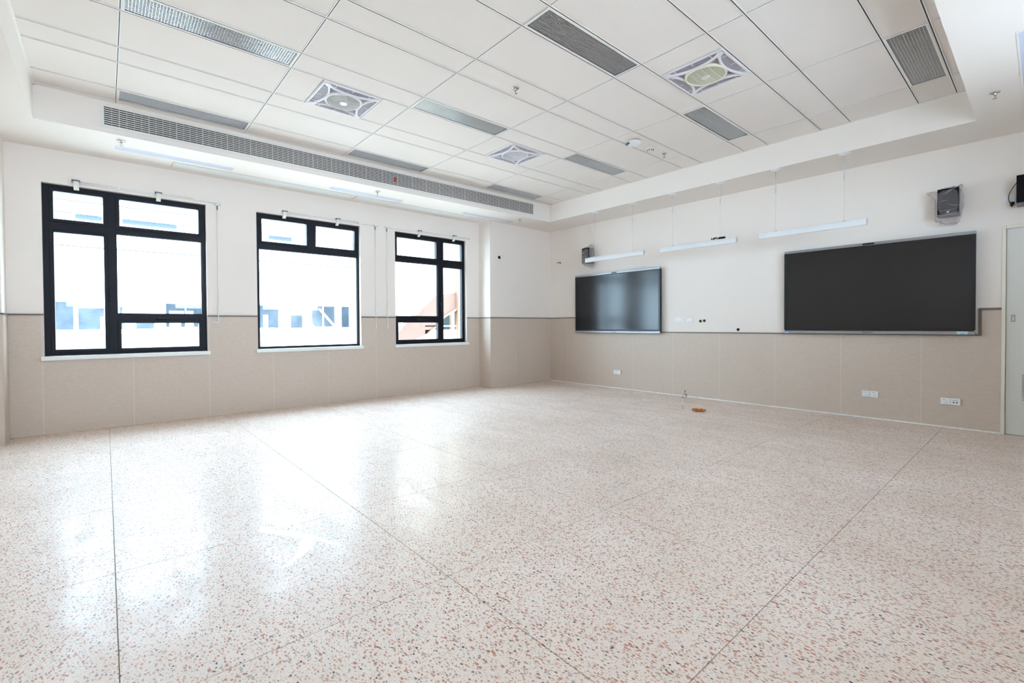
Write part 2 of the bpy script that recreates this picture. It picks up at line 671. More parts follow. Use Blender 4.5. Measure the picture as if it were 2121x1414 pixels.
def slanted_panel(p, q, off, mat_parent=None):
    """panel on the face p->q (xy), standing off by `off` to the room side"""
    p, q = Vector(p), Vector(q)
    d = (q-p).normalized()
    nrm = Vector((d.y, -d.x))
    a, b = p+d*0.0018, q-d*0.0018
    return [tuple(a+nrm*0.0005), tuple(b+nrm*0.0005), tuple(b+nrm*off), tuple(a+nrm*off)]
for p, q in (((0.0+PT, -1.77), (0.357+PT, -1.77)), ((0.357, -1.77), (0.317, -1.02)), ((0.317, -1.02), (0.262, -0.0+0.0)),):
    poly = slanted_panel(p, q, PT)
    if p[1] == q[1]:
        poly = [(p[0], -1.77-PT), (q[0], -1.77-PT), (q[0], -1.7705), (p[0], -1.7705)]
    else:
        n_ = Vector((q[1]-p[1], p[0]-q[0])).normalized()
        n_ = n_ if n_.x > 0 else -n_
        d = (Vector(q)-Vector(p)).normalized()*0.0018
        a, b = Vector(p)+d, Vector(q)-d
        poly = [tuple(a+n_*0.0005), tuple(b+n_*0.0005), tuple(b+n_*PT), tuple(a+n_*PT)]
    MB().prism(poly, 2, 0.010, ZW).build('wall_panel', M_panel, wall_left)
MB().prism([(PT, -8.2315), (0.349, -8.2315), (0.349, -8.224), (PT, -8.224)], 2, 0.010, ZW).build('wall_panel', M_panel, wall_left)
MB().prism([(0.3405, -8.224), (0.349, -8.224), (0.364, YB), (0.3555, YB)], 2, 0.010, ZW).build('wall_panel', M_panel, wall_left)
M_filler = pmat('joint_filler', lin((222, 214, 202)), 0.6)
mb = MB()
for y in ys[1:-1]:
    top = 0.850 if any(a < y < b for a, b in WINS) else ZW
    mb.box(0.0003, PT-0.0006, y-0.0035, y+0.0035, 0.010, top)
mb.build('joint_filler', M_filler, wall_left)
mb = MB()
for x in xs_[1:-1]:
    mb.box(x-0.0035, x+0.0035, -PT+0.0006, -0.0003, 0.010, ZLOW if x > 1.1 else ZW)
mb.build('joint_filler', M_filler, wall_front)
# plain wainscot on the walls behind the camera
MB().box(0.36, XR-0.01, YB+0.0005, YB+PT, 0.01, 0.95).build('wall_panel', M_panel, wall_back)
MB().box(XR-PT, XR-0.0005, YB+0.01, -0.01, 0.01, 0.95).build('wall_panel', M_panel, wall_right)

# brown capping strip of the wainscot
TP = 0.016
mb = MB()
prev = -8.224
for a, b in WINS:
    mb.box(0, TP, prev, a, ZW, ZW+0.018)
    prev = b
mb.box(0, TP, prev, -1.77-PT, ZW, ZW+0.018)
mb.box(0, 0.349+0.008, -8.232, -8.214, ZW, ZW+0.018)
mb.prism([(0.340, -8.214), (0.357, -8.214), (0.372, YB), (0.355, YB)], 2, ZW, ZW+0.018)
mb.build('trim_1', M_trim, kind='structure')
mb = MB()
mb.box(0, 0.373, -1.77-TP, -1.77, ZW, ZW+0.018)
mb.prism([(0.357, -1.77), (0.373, -1.77), (0.278, 0), (0.262, 0)], 2, ZW, ZW+0.018)
mb.build('trim_2', M_trim, kind='structure')
mb = MB()
mb.box(0.262, 1.10, -TP, 0, ZW, ZW+0.018)
mb.box(1.10, 1.118, -TP, 0, ZLOW, ZW+0.018)
mb.box(1.118, 6.975, -TP, 0, ZLOW, ZLOW+0.016)
mb.box(6.975, 6.998, -0.020, 0, ZLOW, ZW+0.022)
mb.box(6.998, 7.150, -0.020, 0, ZW, ZW+0.022)
mb.build('trim_3', M_trim, kind='structure')
# caulk at the foot of the walls
mb = MB()
def bead(p, q, nrm):
    p, q, nrm = Vector(p), Vector(q), Vector(nrm)
    N = max(2, int((q-p).length/0.05))
    vs = []
    for i in range(N+1):
        c = p.lerp(q, i/N)
        w = 0.013+0.006*noise.noise(Vector((c.x*9, c.y*9, 0)))
        vs += [(c.x, c.y, 0.014), (c.x+nrm.x*(PT+0.001), c.y+nrm.y*(PT+0.001), 0.014), (c.x+nrm.x*(PT+w), c.y+nrm.y*(PT+w), 0.0006)]
    fs = []
    for i in range(N):
        a = i*3
        fs += [(a, a+1, a+4, a+3), (a+1, a+2, a+5, a+4)]
    mb.add(vs, fs)
bead((0, -8.23), (0, -1.77), (1, 0))
bead((0, -1.77), (0.357, -1.77), (0, -1))
bead((0.357, -1.77), (0.262, 0), (1, 0))
mb.build('baseboard_left', pmat('rough_grout', lin((196, 176, 152)), 0.8, var=0.15, vscale=30), kind='structure')
mb = MB()
bead((0.262, 0), (7.15, 0), (0, -1))
mb.build('baseboard_front', M_caulk, kind='structure')

# ---- ceiling: soffit ring, tray sides, slab above, tiles in a tee grid
mb = MB()
mb.box(-0.0, TX0, YB, 0, ZS, ZS+0.06)
mb.box(TX1, XR, YB, 0, ZS, ZS+0.06)
mb.box(TX0, TX1, YB, TY0, ZS, ZS+0.06)
mb.box(TX0, TX1, TY1, 0, ZS, ZS+0.06)
mb.box(TX0-0.02, TX0, TY0, TY1, ZS+0.06, ZT)
mb.box(TX1, TX1+0.02, TY0, TY1, ZS+0.06, ZT)
mb.box(TX0-0.02, TX1+0.02, TY0-0.02, TY0, ZS+0.06, ZT)
mb.box(TX0-0.02, TX1+0.02, TY1, TY1+0.02, ZS+0.06, ZT)
mb.box(-WT, XR+WT, YB-WT, WT, ZT, ZT+0.15)
ceiling = mb.build('ceiling', M_soffit, kind='structure')

LX = [1.105, 1.4075]
for i in range(12):
    LX.append(LX[-1]+(0.60624 if i % 2 == 0 else 0.3017))
CY = [-1.3067-1.2*k for k in range(6)]
gx = [TX0]+LX+[TX1]
gy = [TY1]+CY+[TY0]
LIGHTS = {(5, 5): 'a', (9, 3): 'b', (5, 3): 'c', (5, 1): 'd', (9, 1): 'e', (13, 1): 'f', (1, 5): 'g', (1, 3): 'h', (1, 1): 'i'}
# strip index i = between gx[i] and gx[i+1]; row j = between gy[j] and gy[j+1]
FANS = {(4, 4): 0, (10, 2): 1, (4, 2): 2}
TW = 0.012
def tee_line(mb, axis, c, a, b, z):
    def bx(u0, u1, z0, z1, mi):
        if axis == 1:
            mb.box(u0, u1, a, b, z0, z1, mi)
        else:
            mb.box(a, b, u0, u1, z0, z1, mi)
    s = 0.0036 if axis == 1 else 0.0028
    bx(c-TW, c-s, z, z+0.004, 0)
    bx(c+s, c+TW, z, z+0.004, 0)
    bx(c-s-0.0004, c+s+0.0004, z+0.0060, z+0.010, 1)
    bx(c-s-0.0004, c-s, z+0.0003, z+0.010, 1)
    bx(c+s, c+s+0.0004, z+0.0003, z+0.010, 1)
for c in LX:
    m2 = MB()
    tee_line(m2, 1, c, TY0, TY1, ZC-0.0015)
    m2.build('main_tee', [M_tbar, M_slot], ceiling)
for c in CY:
    m2 = MB()
    for a, b in zip(gx[:-1], gx[1:]):
        tee_line(m2, 0, c, a+TW*(a > TX0), b-TW*(b < TX1), ZC-0.0010)
    m2.build('cross_tee', [M_tbar, M_slot], ceiling)
for (x0, x1, y0, y1) in ((TX0, TX0+0.018, TY0, TY1), (TX1-0.018, TX1, TY0, TY1), (TX0, TX1, TY0, TY0+0.018), (TX0, TX1, TY1-0.018, TY1)):
    MB().box(x0, x1, y0, y1, ZC-0.003, ZC+0.001).build('wall_angle', M_tbar, ceiling)
def ceil_tile(x0, x1, y0, y1):
    g = 0.007
    MB().box(x0+g, x1-g, y0+g, y1-g, ZC+0.0035, ZC+0.018).build('ceiling_tile', M_tile, ceiling)
for i in range(len(gx)-1):
    for j in range(len(gy)-1):
        if (i, j) in LIGHTS:
            continue
        x0, x1, y1, y0 = gx[i], gx[i+1], gy[j], gy[j+1]
        if (i, j) in FANS:
            ym = (y0+y1)/2
            ceil_tile(x0, x1, y0, ym-0.298)
            ceil_tile(x0, x1, ym+0.298, y1)
            for yy in (ym-0.303, ym+0.303):
                m2 = MB()
                tee_line(m2, 0, yy, x0+TW, x1-TW, ZC-0.0010)
                m2.build('cross_tee', [M_tbar, M_slot], ceiling)
        else:
            ceil_tile(x0, x1, y0, y1)

# ---- windows
def window(idx, y0, y1, panes, handles, tilt=None):
    """panes: (ya, yb, za, zb, opening)"""
    XF, XB = -0.062, -0.125
    root = struct_empty('window_%d' % idx, (-0.06, (y0+y1)/2, WZ0))
    def P(o):
        o.parent = root
        o.matrix_parent_inverse = Matrix.Translation(root.location).inverted()
        return o
    mb = MB()
    # fixed frame = the opening minus rectangles; opening lights get a sash within
    ZA, ZB = WZ0+0.002, WZ1-0.002
    rects = []
    for (a, b, c, d, op) in panes:
        if op:
            rects.append((a-0.034, b+0.034, c-0.034, d+0.034))
        else:
            rects.append((a, b, c, d))
    ycuts = sorted(set([y0+0.002, y1-0.002]+[r[0] for r in rects]+[r[1] for r in rects]))
    zcuts = sorted(set([ZA, ZB]+[r[2] for r in rects]+[r[3] for r in rects]))
    for a, b in zip(ycuts[:-1], ycuts[1:]):
        run = None
        for c, d in zip(zcuts[:-1], zcuts[1:]):
            my, mz = (a+b)/2, (c+d)/2
            inside = any(r[0] < my < r[1] and r[2] < mz < r[3] for r in rects)
            if inside:
                if run:
                    mb.box(XB, XF, a, b, run[0], run[1])
                run = None
            else:
                run = (run[0], d) if run else (c, d)
        if run:
            mb.box(XB, XF, a, b, run[0], run[1])
    P(mb.build('window_frame', M_black))
    k = 0
    for (a, b, c, d, op) in panes:
        if op:
            s = MB()
            e = 0.036
            f0, f1 = XB-0.004, XF+0.010
            s.box(f0, f1, a-e, a, c-e, d+e)
            s.box(f0, f1, b, b+e, c-e, d+e)
            s.box(f0, f1, a, b, c-e, c)
            s.box(f0, f1, a, b, d, d+e)
            so_ = s.build('window_sash', M_black, bevel=0.003)
            gl = MB().box(-0.098, -0.092, a-0.005, b+0.005, c-0.005, d+0.005).build('glass_pane', M_glass)
            if tilt is not None and k == tilt:
                # top-hung light pushed out a little at its foot
                piv = Vector((-0.09, (a+b)/2, d+e))
                R = Matrix.Translation(piv) @ Matrix.Rotation(math.radians(3.0), 4, 'Y') @ Matrix.Translation(-piv)
                for q in (so_, gl):
                    q.data.transform(R)
            P(so_)
            gl.parent = so_
            gl.matrix_parent_inverse = so_.matrix_parent_inverse.copy() if False else Matrix.Identity(4)
        else:
            P(MB().box(-0.098, -0.092, a-0.005, b+0.005, c-0.005, d+0.005).build('glass_pane', M_glass))
            bead_ = MB()
            for q in ((a, a+0.008, c, d), (b-0.008, b, c, d), (a, b, c, c+0.008), (a, b, d-0.008, d)):
                bead_.box(-0.108, -0.082, *q)
            P(bead_.build('glazing_bead', M_black))
        k += 1
    for (hy, hz, vert) in handles:
        h = MB()
        if vert:
            h.box(-0.055, -0.030, hy-0.014, hy+0.014, hz-0.01, hz+0.045)
            h.box(-0.036, -0.022, hy-0.010, hy+0.010, hz-0.115, hz+0.030)
        else:
            h.box(-0.055, -0.030, hy-0.045, hy+0.01, hz-0.014, hz+0.014)
            h.box(-0.036, -0.022, hy-0.030, hy+0.115, hz-0.009, hz+0.009)
        P(h.build('window_handle', M_black, bevel=0.004))
    # sill board
    P(MB().box(-0.06, 0.046, y0-0.025, y1+0.025, 0.852, 0.900).build('window_sill', M_sill, bevel=0.003))
    return root
window(1, -7.948, -6.375, [(-7.855, -7.424, 2.487, 2.803, 1), (-7.270, -6.455, 2.480, 2.803, 1),
        (-7.856, -7.422, 0.972, 2.330, 1), (-7.307, -6.421, 1.395, 2.378, 0), (-7.269, -6.465, 0.968, 1.278, 1)],
       [(-7.365, 1.66, True), (-6.88, 1.335, False)])
window(2, -5.764, -4.222, [(-5.681, -5.053, 2.477, 2.803, 1), (-4.912, -4.292, 2.482, 2.797, 1), (-5.722, -4.249, 0.925, 2.365, 0)],
       [], tilt=1)
window(3, -3.595, -2.080, [(-3.528, -2.722, 2.476, 2.791, 1), (-2.568, -2.147, 2.475, 2.798, 1),
        (-3.562, -2.692, 1.396, 2.366, 0), (-2.575, -2.149, 0.974, 2.324, 1), (-3.516, -2.700, 0.979, 1.283, 1)],
       [(-2.632, 1.62, True), (-3.10, 1.335, False)])
# corridor windows behind the camera side
for k, (a, b, c, d) in enumerate(CW):
    root = struct_empty('window_%d' % (k+4), (XR, (a+b)/2, c))
    mb = MB()
    for q in ((a, a+0.06, c, d), (b-0.06, b, c, d), (a, b, c, c+0.06), (a, b, d-0.06, d), ((a+b)/2-0.04, (a+b)/2+0.04, c, d)):
        mb.box(XR+0.05, XR+0.11, *q)
    o = mb.build('window_frame', M_black)
    o.parent = root
    o.matrix_parent_inverse = Matrix.Translation(root.location).inverted()

# ---- door at the right end of the screen wall
door = struct_empty('door_1', (7.6, 0, 0))
def PD(o):
    o.parent = door
    o.matrix_parent_inverse = Matrix.Translation(door.location).inverted()
    return o
mb = MB()
mb.box(7.150, 7.182, -0.014, 0.10, 0, 2.282)
mb.box(8.018, 8.05, -0.014, 0.10, 0, 2.282)
mb.box(7.182, 8.018, -0.014, 0.10, 2.246, 2.282)
PD(mb.build('door_frame', M_doorframe, bevel=0.003))
mb = MB()
vx0, vx1, vz0, vz1 = 7.306, 7.70, 0.385, 0.672
mb.box(7.1855, vx0, 0.004, 0.045, 0.008, 2.243)
mb.box(vx1, 8.0145, 0.004, 0.045, 0.008, 2.243)
mb.box(vx0, vx1, 0.004, 0.045, 0.008, vz0)
mb.box(vx0, vx1, 0.004, 0.045, vz1, 2.243)
PD(mb.build('door_leaf', M_door))
NS = 15
p_ = (vz1-vz0)/NS
for k in range(NS):
    z = vz0+k*p_
    PD(MB().box(vx0, vx1, 0.004, 0.030, z+p_*0.36, z+p_).build('vent_slat', M_door))
PD(MB().box(vx0-0.01, vx1+0.01, 0.040, 0.044, vz0-0.01, vz1+0.01).build('vent_backing', M_dark))
mb = MB().box(7.221, 7.254, -0.001, 0.005, 1.232, 1.308)
mb.box(7.229, 7.246, -0.005, 0.0, 1.244, 1.296, 1)
mb.lathe([(0.0, 0), (0.006, 0), (0.006, 0.003), (0, 0.003)], (7.2375, -0.005, 1.285), 12, 1, Matrix.Rotation(PI/2, 4, 'X'))
PD(mb.build('flush_handle', [M_alu, M_steel]))
PD(MB().box(7.182, 8.018, 0.09, 0.12, 0, 2.25).build('door_backing', M_dark))

# ------------------------------------------------------------------ air-conditioning grille on the tray side
gr = thing('air_grille', 'long white slatted air conditioning grille on the side of the ceiling recess above the windows', 'grille', (TX0, -4.31, 3.34))
def PG(o):
    o.parent = gr
    o.matrix_parent_inverse = Matrix.Translation(gr.location).inverted()
    return o
gy0, gy1, gz0, gz1 = -7.401, -1.224, 3.345, 3.530
mb = MB()
for q in ((gy0-0.035, gy0, gz0-0.03, gz1+0.03), (gy1, gy1+0.03, gz0-0.03, gz1+0.03), (gy0, gy1, gz0-0.03, gz0), (gy0, gy1, gz1, gz1+0.03)):
    mb.box(TX0+0.0005, TX0+0.006, *q)
PG(mb.build('grille_frame', M_gframe))
NB = 8
p_ = (gz1-gz0)/(NB+0.5)
for k in range(NB):
    z = gz0+p_*(k+0.55)
    PG(MB().box(TX0+0.0012, TX0+0.0065, gy0, gy1, z, z+p_*0.46).build('grille_blade', M_grille))
mb = MB()
y = gy0+0.06
k = 0
while y < gy1:
    w = 0.0025 if k % 4 == 1 else 0.0012
    mb.box(TX0+0.0010, TX0+(0.0068 if k % 4 == 1 else 0.004), y-w, y+w, gz0, gz1)
    y += 0.062
    k += 1
PG(mb.build('grille_dividers', M_grille, kind='stuff'))
PG(MB().box(TX0+0.0003, TX0+0.0009, gy0, gy1, gz0, gz1).build('grille_backing', M_dark))
PG(MB().box(TX0+0.006, TX0+0.0072, -4.12, -4.075, 3.395, 3.455).build('red_label', pmat('red_label', lin((190, 60, 55)), 0.5)))

# ------------------------------------------------------------------ recessed louvre lights
def louvre_light(x0, x1, y0, y1, label):
    cx, cy = (x0+x1)/2, (y0+y1)/2
    t = thing('louvre_light', label, 'light', (cx, cy, ZC), 'louvre lights in the ceiling grid')
    w, l = (x1-x0)/2-0.010, (y1-y0)/2-0.010
    fr = 0.016
    mb = MB()
    for q in ((-w, -w+fr, -l, l), (w-fr, w, -l, l), (-w+fr, w-fr, -l, -l+fr), (-w+fr, w-fr, l-fr, l)):
        mb.box(*q, -0.004, 0.006)
    mb.build('light_frame', M_tbar, t)
    wi, li = w-fr, l-fr
    mb = MB()
    nx, ny = 12, 58
    for k in range(1, nx):
        x = -wi+2*wi*k/nx
        mb.add([(x-0.0006, -li, -0.001), (x+0.0006, -li, -0.001), (x+0.0006, li, -0.001), (x-0.0006, li, -0.001),
                (x-0.0014, -li, 0.009), (x+0.0014, -li, 0.009), (x+0.0014, li, 0.009), (x-0.0014, li, 0.009)],
               [(0, 1, 2, 3), (0, 3, 7, 4), (1, 5, 6, 2), (4, 7, 6, 5)])
    for k in range(1, ny):
        y = -li+2*li*k/ny
        mb.add([(-wi, y-0.0006, -0.0015), (-wi, y+0.0006, -0.0015), (wi, y+0.0006, -0.0015), (wi, y-0.0006, -0.0015),
                (-wi, y-0.0014, 0.0088), (-wi, y+0.0014, 0.0088), (wi, y+0.0014, 0.0088), (wi, y-0.0014, 0.0088)],
               [(0, 3, 2, 1), (0, 4, 7, 3), (1, 2, 6, 5), (4, 5, 6, 7)])
    mb.build('louvre_grid', M_louvre, t, kind='stuff')
    mb = MB()
    mb.box(-wi, wi, -li, li, 0.070, 0.072)
    mb.box(-wi-0.002, -wi, -li, li, 0.0, 0.072)
    mb.box(wi, wi+0.002, -li, li, 0.0, 0.072)
    mb.box(-wi, wi, -li-0.002, -li, 0.0, 0.072)
    mb.box(-wi, wi, li, li+0.002, 0.0, 0.072)
    mb.build('reflector', M_reflector, t)
    for sx in (-0.055, 0.055):
        MB().tube([(sx, -li+0.02, 0.044), (sx, li-0.02, 0.044)], 0.008, n=10).build('lamp_tube', M_tube, t)
    return t
LL = {'a': 'bright louvre ceiling light nearest the top left corner of the room',
      'b': 'dark grey louvre ceiling light at the top of the picture, above the ceiling sprinkler',
      'c': 'white-blue louvre ceiling light between the first and second square ceiling fans',
      'd': 'grey louvre ceiling light just right of the far white ceiling fan',
      'e': 'striped louvre ceiling light below the cream-centred ceiling fan',
      'f': 'louvre ceiling light in the right corner of the ceiling grid, beside the screen wall',
      'g': 'narrow louvre light at the left end of the row directly above the air grille',
      'h': 'dark louvre light in the middle of the row directly above the air grille',
      'i': 'dark louvre light at the far end of the row above the air grille'}
for (i, j), k in LIGHTS.items():
    louvre_light(gx[i], gx[i+1], gy[j+1], gy[j], LL[k])

# ------------------------------------------------------------------ square ceiling fans
def clip_strip(inside, a0, a1, n=60):
    """runs of parameter where inside(t) holds"""
    runs = []
    cur = None
    for k in range(n+1):
        t = a0+(a1-a0)*k/n
        if inside(t):
            cur = (cur[0], t) if cur else (t, t)
        else:
            if cur and cur[1] > cur[0]:
                runs.append(cur)
            cur = None
    if cur and cur[1] > cur[0]:
        runs.append(cur)
    return runs
def ceiling_fan(cx, cy, label, m_center, m_hub):
    t = thing('ceiling_fan', label, 'fan', (cx, cy, ZC), 'square ceiling fans')
    H = 0.292
    B = 0.016
    # circle bounding each side opening: passes (+-A, H-B) and (0, D)
    A, D = 0.262, 0.188
    top = H-B
    c_ = top-D
    R = (A*A+c_*c_)/(2*c_)
    yc = D+R
    mb = MB()
    for q in ((-H, -H+B, -H, H), (H-B, H, -H, H), (-H+B, H-B, -H, -H+B), (-H+B, H-B, H-B, H)):
        mb.box(*q, -0.012, 0.004)
    mb.build('fan_border', M_abs, t, bevel=0.003)
    # curved ribs: four arcs, joined to the hub ring
    mb = MB()
    a_half = math.asin(A/R)
    RW = 0.026
    for q in range(4):
        M = Matrix.Rotation(q*PI/2, 4, 'Z')
        N = 20
        vs = []
        for k in range(N+1):
            a = -a_half*1.03+2*a_half*1.03*k/N
            s, c = math.sin(a), math.cos(a)
            w = RW*(0.8+0.35*abs(a/a_half)**2)
            for rr, zz in ((R, -0.004), (R+0.004, -0.018), (R+w-0.004, -0.020), (R+w, -0.004)):
                vs.append(M @ Vector((rr*s, yc-rr*c, zz)))
        fs = []
        for k in range(N):
            for e in range(3):
                fs.append((k*4+e, k*4+e+1, (k+1)*4+e+1, (k+1)*4+e))
        mb.add(vs, fs, 0, True)
    mb.build('curved_ribs', M_abs, t)
    RC = 0.168
    MB().lathe([(RC+0.020, -0.004), (RC+0.018, -0.022), (RC+0.006, -0.027), (RC-0.002, -0.022), (RC-0.002, 0.0)], n=48).build('center_ring', m_center if m_center is M_cream else M_abs, t)
    # solid corner tips
    for q in range(4):
        mb = MB()
        M = Matrix.Rotation(q*PI/2, 4, 'Z')
        pts = [(H-B, H-B), (H-B-0.040, H-B), (H-B-0.075, H-B-0.055), (H-B-0.055, H-B-0.075), (H-B, H-B-0.040)]
        vs = [M @ Vector((x, y, z)) for z in (-0.019, -0.004) for x, y in pts]
        n5 = 5
        mb.add(vs, [tuple(range(5)), tuple(range(9, 4, -1))]+[(k, (k+1) % 5, (k+1) % 5+5, k+5) for k in range(5)])
        mb.build('corner_tip', M_abs, t)
    # side slats: perpendicular to their edge
    for q in range(4):
        M = Matrix.Rotation(q*PI/2, 4, 'Z')
        mb = MB()
        x = -A
        step = 0.0092
        while x <= A:
            if abs(x) < R:
                ylo = yc-math.sqrt(max(0, R*R-x*x))
                if ylo < top-0.004:
                    mb.box(x-0.0017, x+0.0017, ylo-0.004, top+0.003, -0.005, -0.0025, 0, M)
            x += step
        for x in (-0.17, 0.0, 0.17):
            mb.box(x-0.003, x+0.003, top-0.045, top, -0.013, -0.008, 1, M)
        mb.build('side_grille', [M_absgrey, M_fanwhite], t)
        # corner grille between two arcs and the ring
        mb = MB()
        def in_corner(x, y):
            if x*x+y*y < (RC+0.015)**2 or x+y > 2*(top)-0.13:
                return False
            r1 = math.hypot(x, y-yc)
            r2 = math.hypot(x-yc, y)
            return r1 > R+0.012 and r2 > R+0.012 and x > 0.05 and y > 0.05
        x = 0.06
        while x < top:
            for a, b in clip_strip(lambda yy: in_corner(x, yy), 0.05, x+0.002, 50):
                mb.box(x-0.0016, x+0.0016, a, b, -0.006, -0.0035, 0, M)
            for a, b in clip_strip(lambda yy: in_corner(x, yy), 0.05, x+0.002, 50):
                mb.box(a, b, x-0.002, x+0.002, -0.006, -0.0035, 0, M)
            x += 0.0092
        mb.build('corner_grille', M_absgrey, t)
    # domed centre grille
    mb = MB()
    y = -RC+0.006
    def dome(r):
        return -0.034+0.016*(r/RC)**2
    while y < RC:
        hw = math.sqrt(max(0, RC*RC-y*y))
        N = 8
        vs = []
        for k in range(N+1):
            x = -hw+2*hw*k/N
            z = dome(math.hypot(x, y))
            vs += [(x, y-0.0022, z), (x, y+0.0022, z), (x, y, z+0.006)]
        fs = []
        for k in range(N):
            a = k*3
            fs += [(a, a+1, a+4, a+3), (a+1, a+2, a+5, a+4), (a+2, a, a+3, a+5)]
        mb.add(vs, fs)
        y += 0.0088
    for x in (-0.09, -0.03, 0.03, 0.09):
        hw = math.sqrt(RC*RC-x*x)
        pts = [(x, -hw+2*hw*k/10, dome(math.hypot(x, -hw+2*hw*k/10))-0.001) for k in range(11)]
        mb.tube(pts, 0.0024, n=5)
    mb.build('center_grille', m_center, t)
    MB().lathe([(0, -0.042), (0.024, -0.041), (0.030, -0.038), (0.031, -0.028)], n=28).build('center_cap', m_hub, t)
    MB().lathe([(0.031, -0.034), (0.034, -0.041), (0.038, -0.040), (0.039, -0.030)], n=28).build('cap_ring', M_fanwhite, t)
    # housing above
    mb = MB()
    mb.box(-H+0.01, H-0.01, -H+0.01, H-0.01, 0.10, 0.102)
    for q in ((-H+0.008, -H+0.01, -H+0.01, H-0.01), (H-0.01, H-0.008, -H+0.01, H-0.01), (-H+0.01, H-0.01, -H+0.008, -H+0.01), (-H+0.01, H-0.01, H-0.01, H-0.008)):
        mb.box(*q, 0.004, 0.102)
    mb.build('fan_housing', pmat('fan_housing_grey', (0.03, 0.028, 0.032), 0.6), t)
    mb = MB()
    for k in range(5):
        M = Matrix.Rotation(2*PI*k/5, 4, 'Z') @ Matrix.Rotation(0.35, 4, 'X')
        mb.box(0.03, 0.135, -0.028, 0.028, 0.032, 0.035, 0, M)
    mb.lathe([(0, 0.02), (0.034, 0.02), (0.034, 0.06), (0, 0.06)], n=20)
    mb.build('fan_blades', M_fancent, t)
    return t
def fan_at(key, label, mc, mh):
    i, j = key
    return ceiling_fan((gx[i]+gx[i+1])/2, (gy[j]+gy[j+1])/2, label, mc, mh)
fan_at((4, 4), 'square white ceiling fan with glowing round centre cap, nearest the windows at left', M_fancent, M_hub)
fan_at((10, 2), 'square ceiling fan with cream-yellow round centre grille, at upper right', M_cream, M_cream)
fan_at((4, 2), 'square ceiling fan with plain white centre, farthest from the camera', M_fanwhite, M_fanwhite)

# ------------------------------------------------------------------ strip lights flush in the soffit
def soffit_light(x0, x1, y0, y1, label):
    t = thing('soffit_light', label, 'light', ((x0+x1)/2, (y0+y1)/2, ZS), 'flush strip lights in the soffit')
    w, l = (x1-x0)/2, (y1-y0)/2
    f = 0.010
    mb = MB()
    for q in ((-w, -w+f, -l, l), (w-f, w, -l, l), (-w+f, w-f, -l, -l+f), (-w+f, w-f, l-f, l)):
        mb.box(*q, -0.003, -0.0002)
    mb.build('light_frame', M_tbar, t)
    MB().box(-w+f, w-f, -l+f, l-f, -0.0015, -0.0003).build('diffuser', M_diff, t)
    return t
soffit_light(0.472, 0.622, -7.325, -6.135, 'pale blue strip light in the soffit above the nearest window')
soffit_light(0.472, 0.622, -4.92, -3.72, 'pale blue strip light in the soffit between the two nearer windows')
soffit_light(0.466, 0.616, -2.54, -1.34, 'pale blue strip light in the soffit by the far corner pier')
soffit_light(7.322, 7.472, -2.57, -1.385, 'pale blue strip light in the soffit at the right edge, above the door')

# ------------------------------------------------------------------ inset panels in the soffit along the window wall
def access(y0, y1, label):
    x0, x1 = 0.150, 0.385
    t = thing('inset_panel', label, 'panel', ((x0+x1)/2, (y0+y1)/2, ZS), 'white inset panels along the window soffit')
    w, l = (x1-x0)/2, (y1-y0)/2
    mb = MB()
    f = 0.030
    for q in ((-w, -w+f, -l, l), (w-f, w, -l, l), (-w+f, w-f, -l, -l+f), (-w+f, w-f, l-f, l)):
        mb.box(*q, -0.006, -0.0002)
    mb.build('panel_frame', M_soffit, t)
    mb = MB()
    for q in ((-w-0.005, -w, -l-0.005, l+0.005), (w, w+0.005, -l-0.005, l+0.005), (-w, w, -l-0.005, -l), (-w, w, l, l+0.005)):
        mb.box(*q, -0.0012, -0.0002)
    mb.build('painted_shadow_line', M_spkside, t)  # dark grey strips round the frame, painted in as its shadow line
    mb = MB()
    n = 11
    for k in range(n):
        x = -w+f+(2*w-2*f)*(k+0.08)/n
        mb.box(x, x+(2*w-2*f)/n*0.84, -l+f, l-f, -0.0035, -0.0004)
    mb.build('panel_slats', pmat('panel_slat_white', (0.76, 0.79, 0.76), 0.6), t, kind='stuff')
access(-6.76, -4.46, 'long white slatted panel in the soffit above the two nearer windows')
access(-4.42, -1.90, 'long white slatted panel in the soffit running to the far window')

# ------------------------------------------------------------------ sprinklers and detectors
def sprinkler(x, y, z, label):
    t = thing('sprinkler', label, 'sprinkler', (x, y, z), 'ceiling sprinklers')
    MB().lathe([(0.0, -0.001), (0.036, -0.001), (0.035, -0.006), (0.028, -0.010), (0.016, -0.006), (0.012, -0.008)], n=24).build('escutcheon', M_chrome, t)
    mb = MB().lathe([(0.010, -0.004), (0.010, -0.022), (0.007, -0.024)], n=14)
    mb.tube([(0.009, 0, -0.020), (0.013, 0, -0.034), (0.004, 0, -0.050)], 0.002, n=6)
    mb.tube([(-0.009, 0, -0.020), (-0.013, 0, -0.034), (-0.004, 0, -0.050)], 0.002, n=6)
    mb.build('sprinkler_body', M_chrome, t)
    MB().tube([(0, 0, -0.022), (0, 0, -0.046)], 0.0022, n=8).build('glass_bulb', pmat('red_bulb', (0.45, 0.06, 0.05), 0.2), t)
    MB().lathe([(0.0, -0.050), (0.008, -0.050), (0.018, -0.053), (0.018, -0.055), (0.0, -0.053)], n=18).build('deflector', M_chrome, t)
sprinkler(3.975, -4.300, ZC+0.0035, 'chrome sprinkler in the middle of the tiled ceiling, left of the big dark light')
sprinkler(3.975, -1.545, ZC+0.0035, 'chrome sprinkler near the screen wall beside the smoke detector')
sprinkler(0.825, -7.262, ZS, 'chrome sprinkler in the left soffit above the nearest window')
sprinkler(0.815, -4.290, ZS, 'chrome sprinkler in the window soffit beyond the middle window')
sprinkler(0.804, -1.382, ZS, 'chrome sprinkler in the soffit by the far corner pier')
sprinkler(7.163, -1.459, ZS, 'chrome sprinkler in the right soffit above the big screen and door')

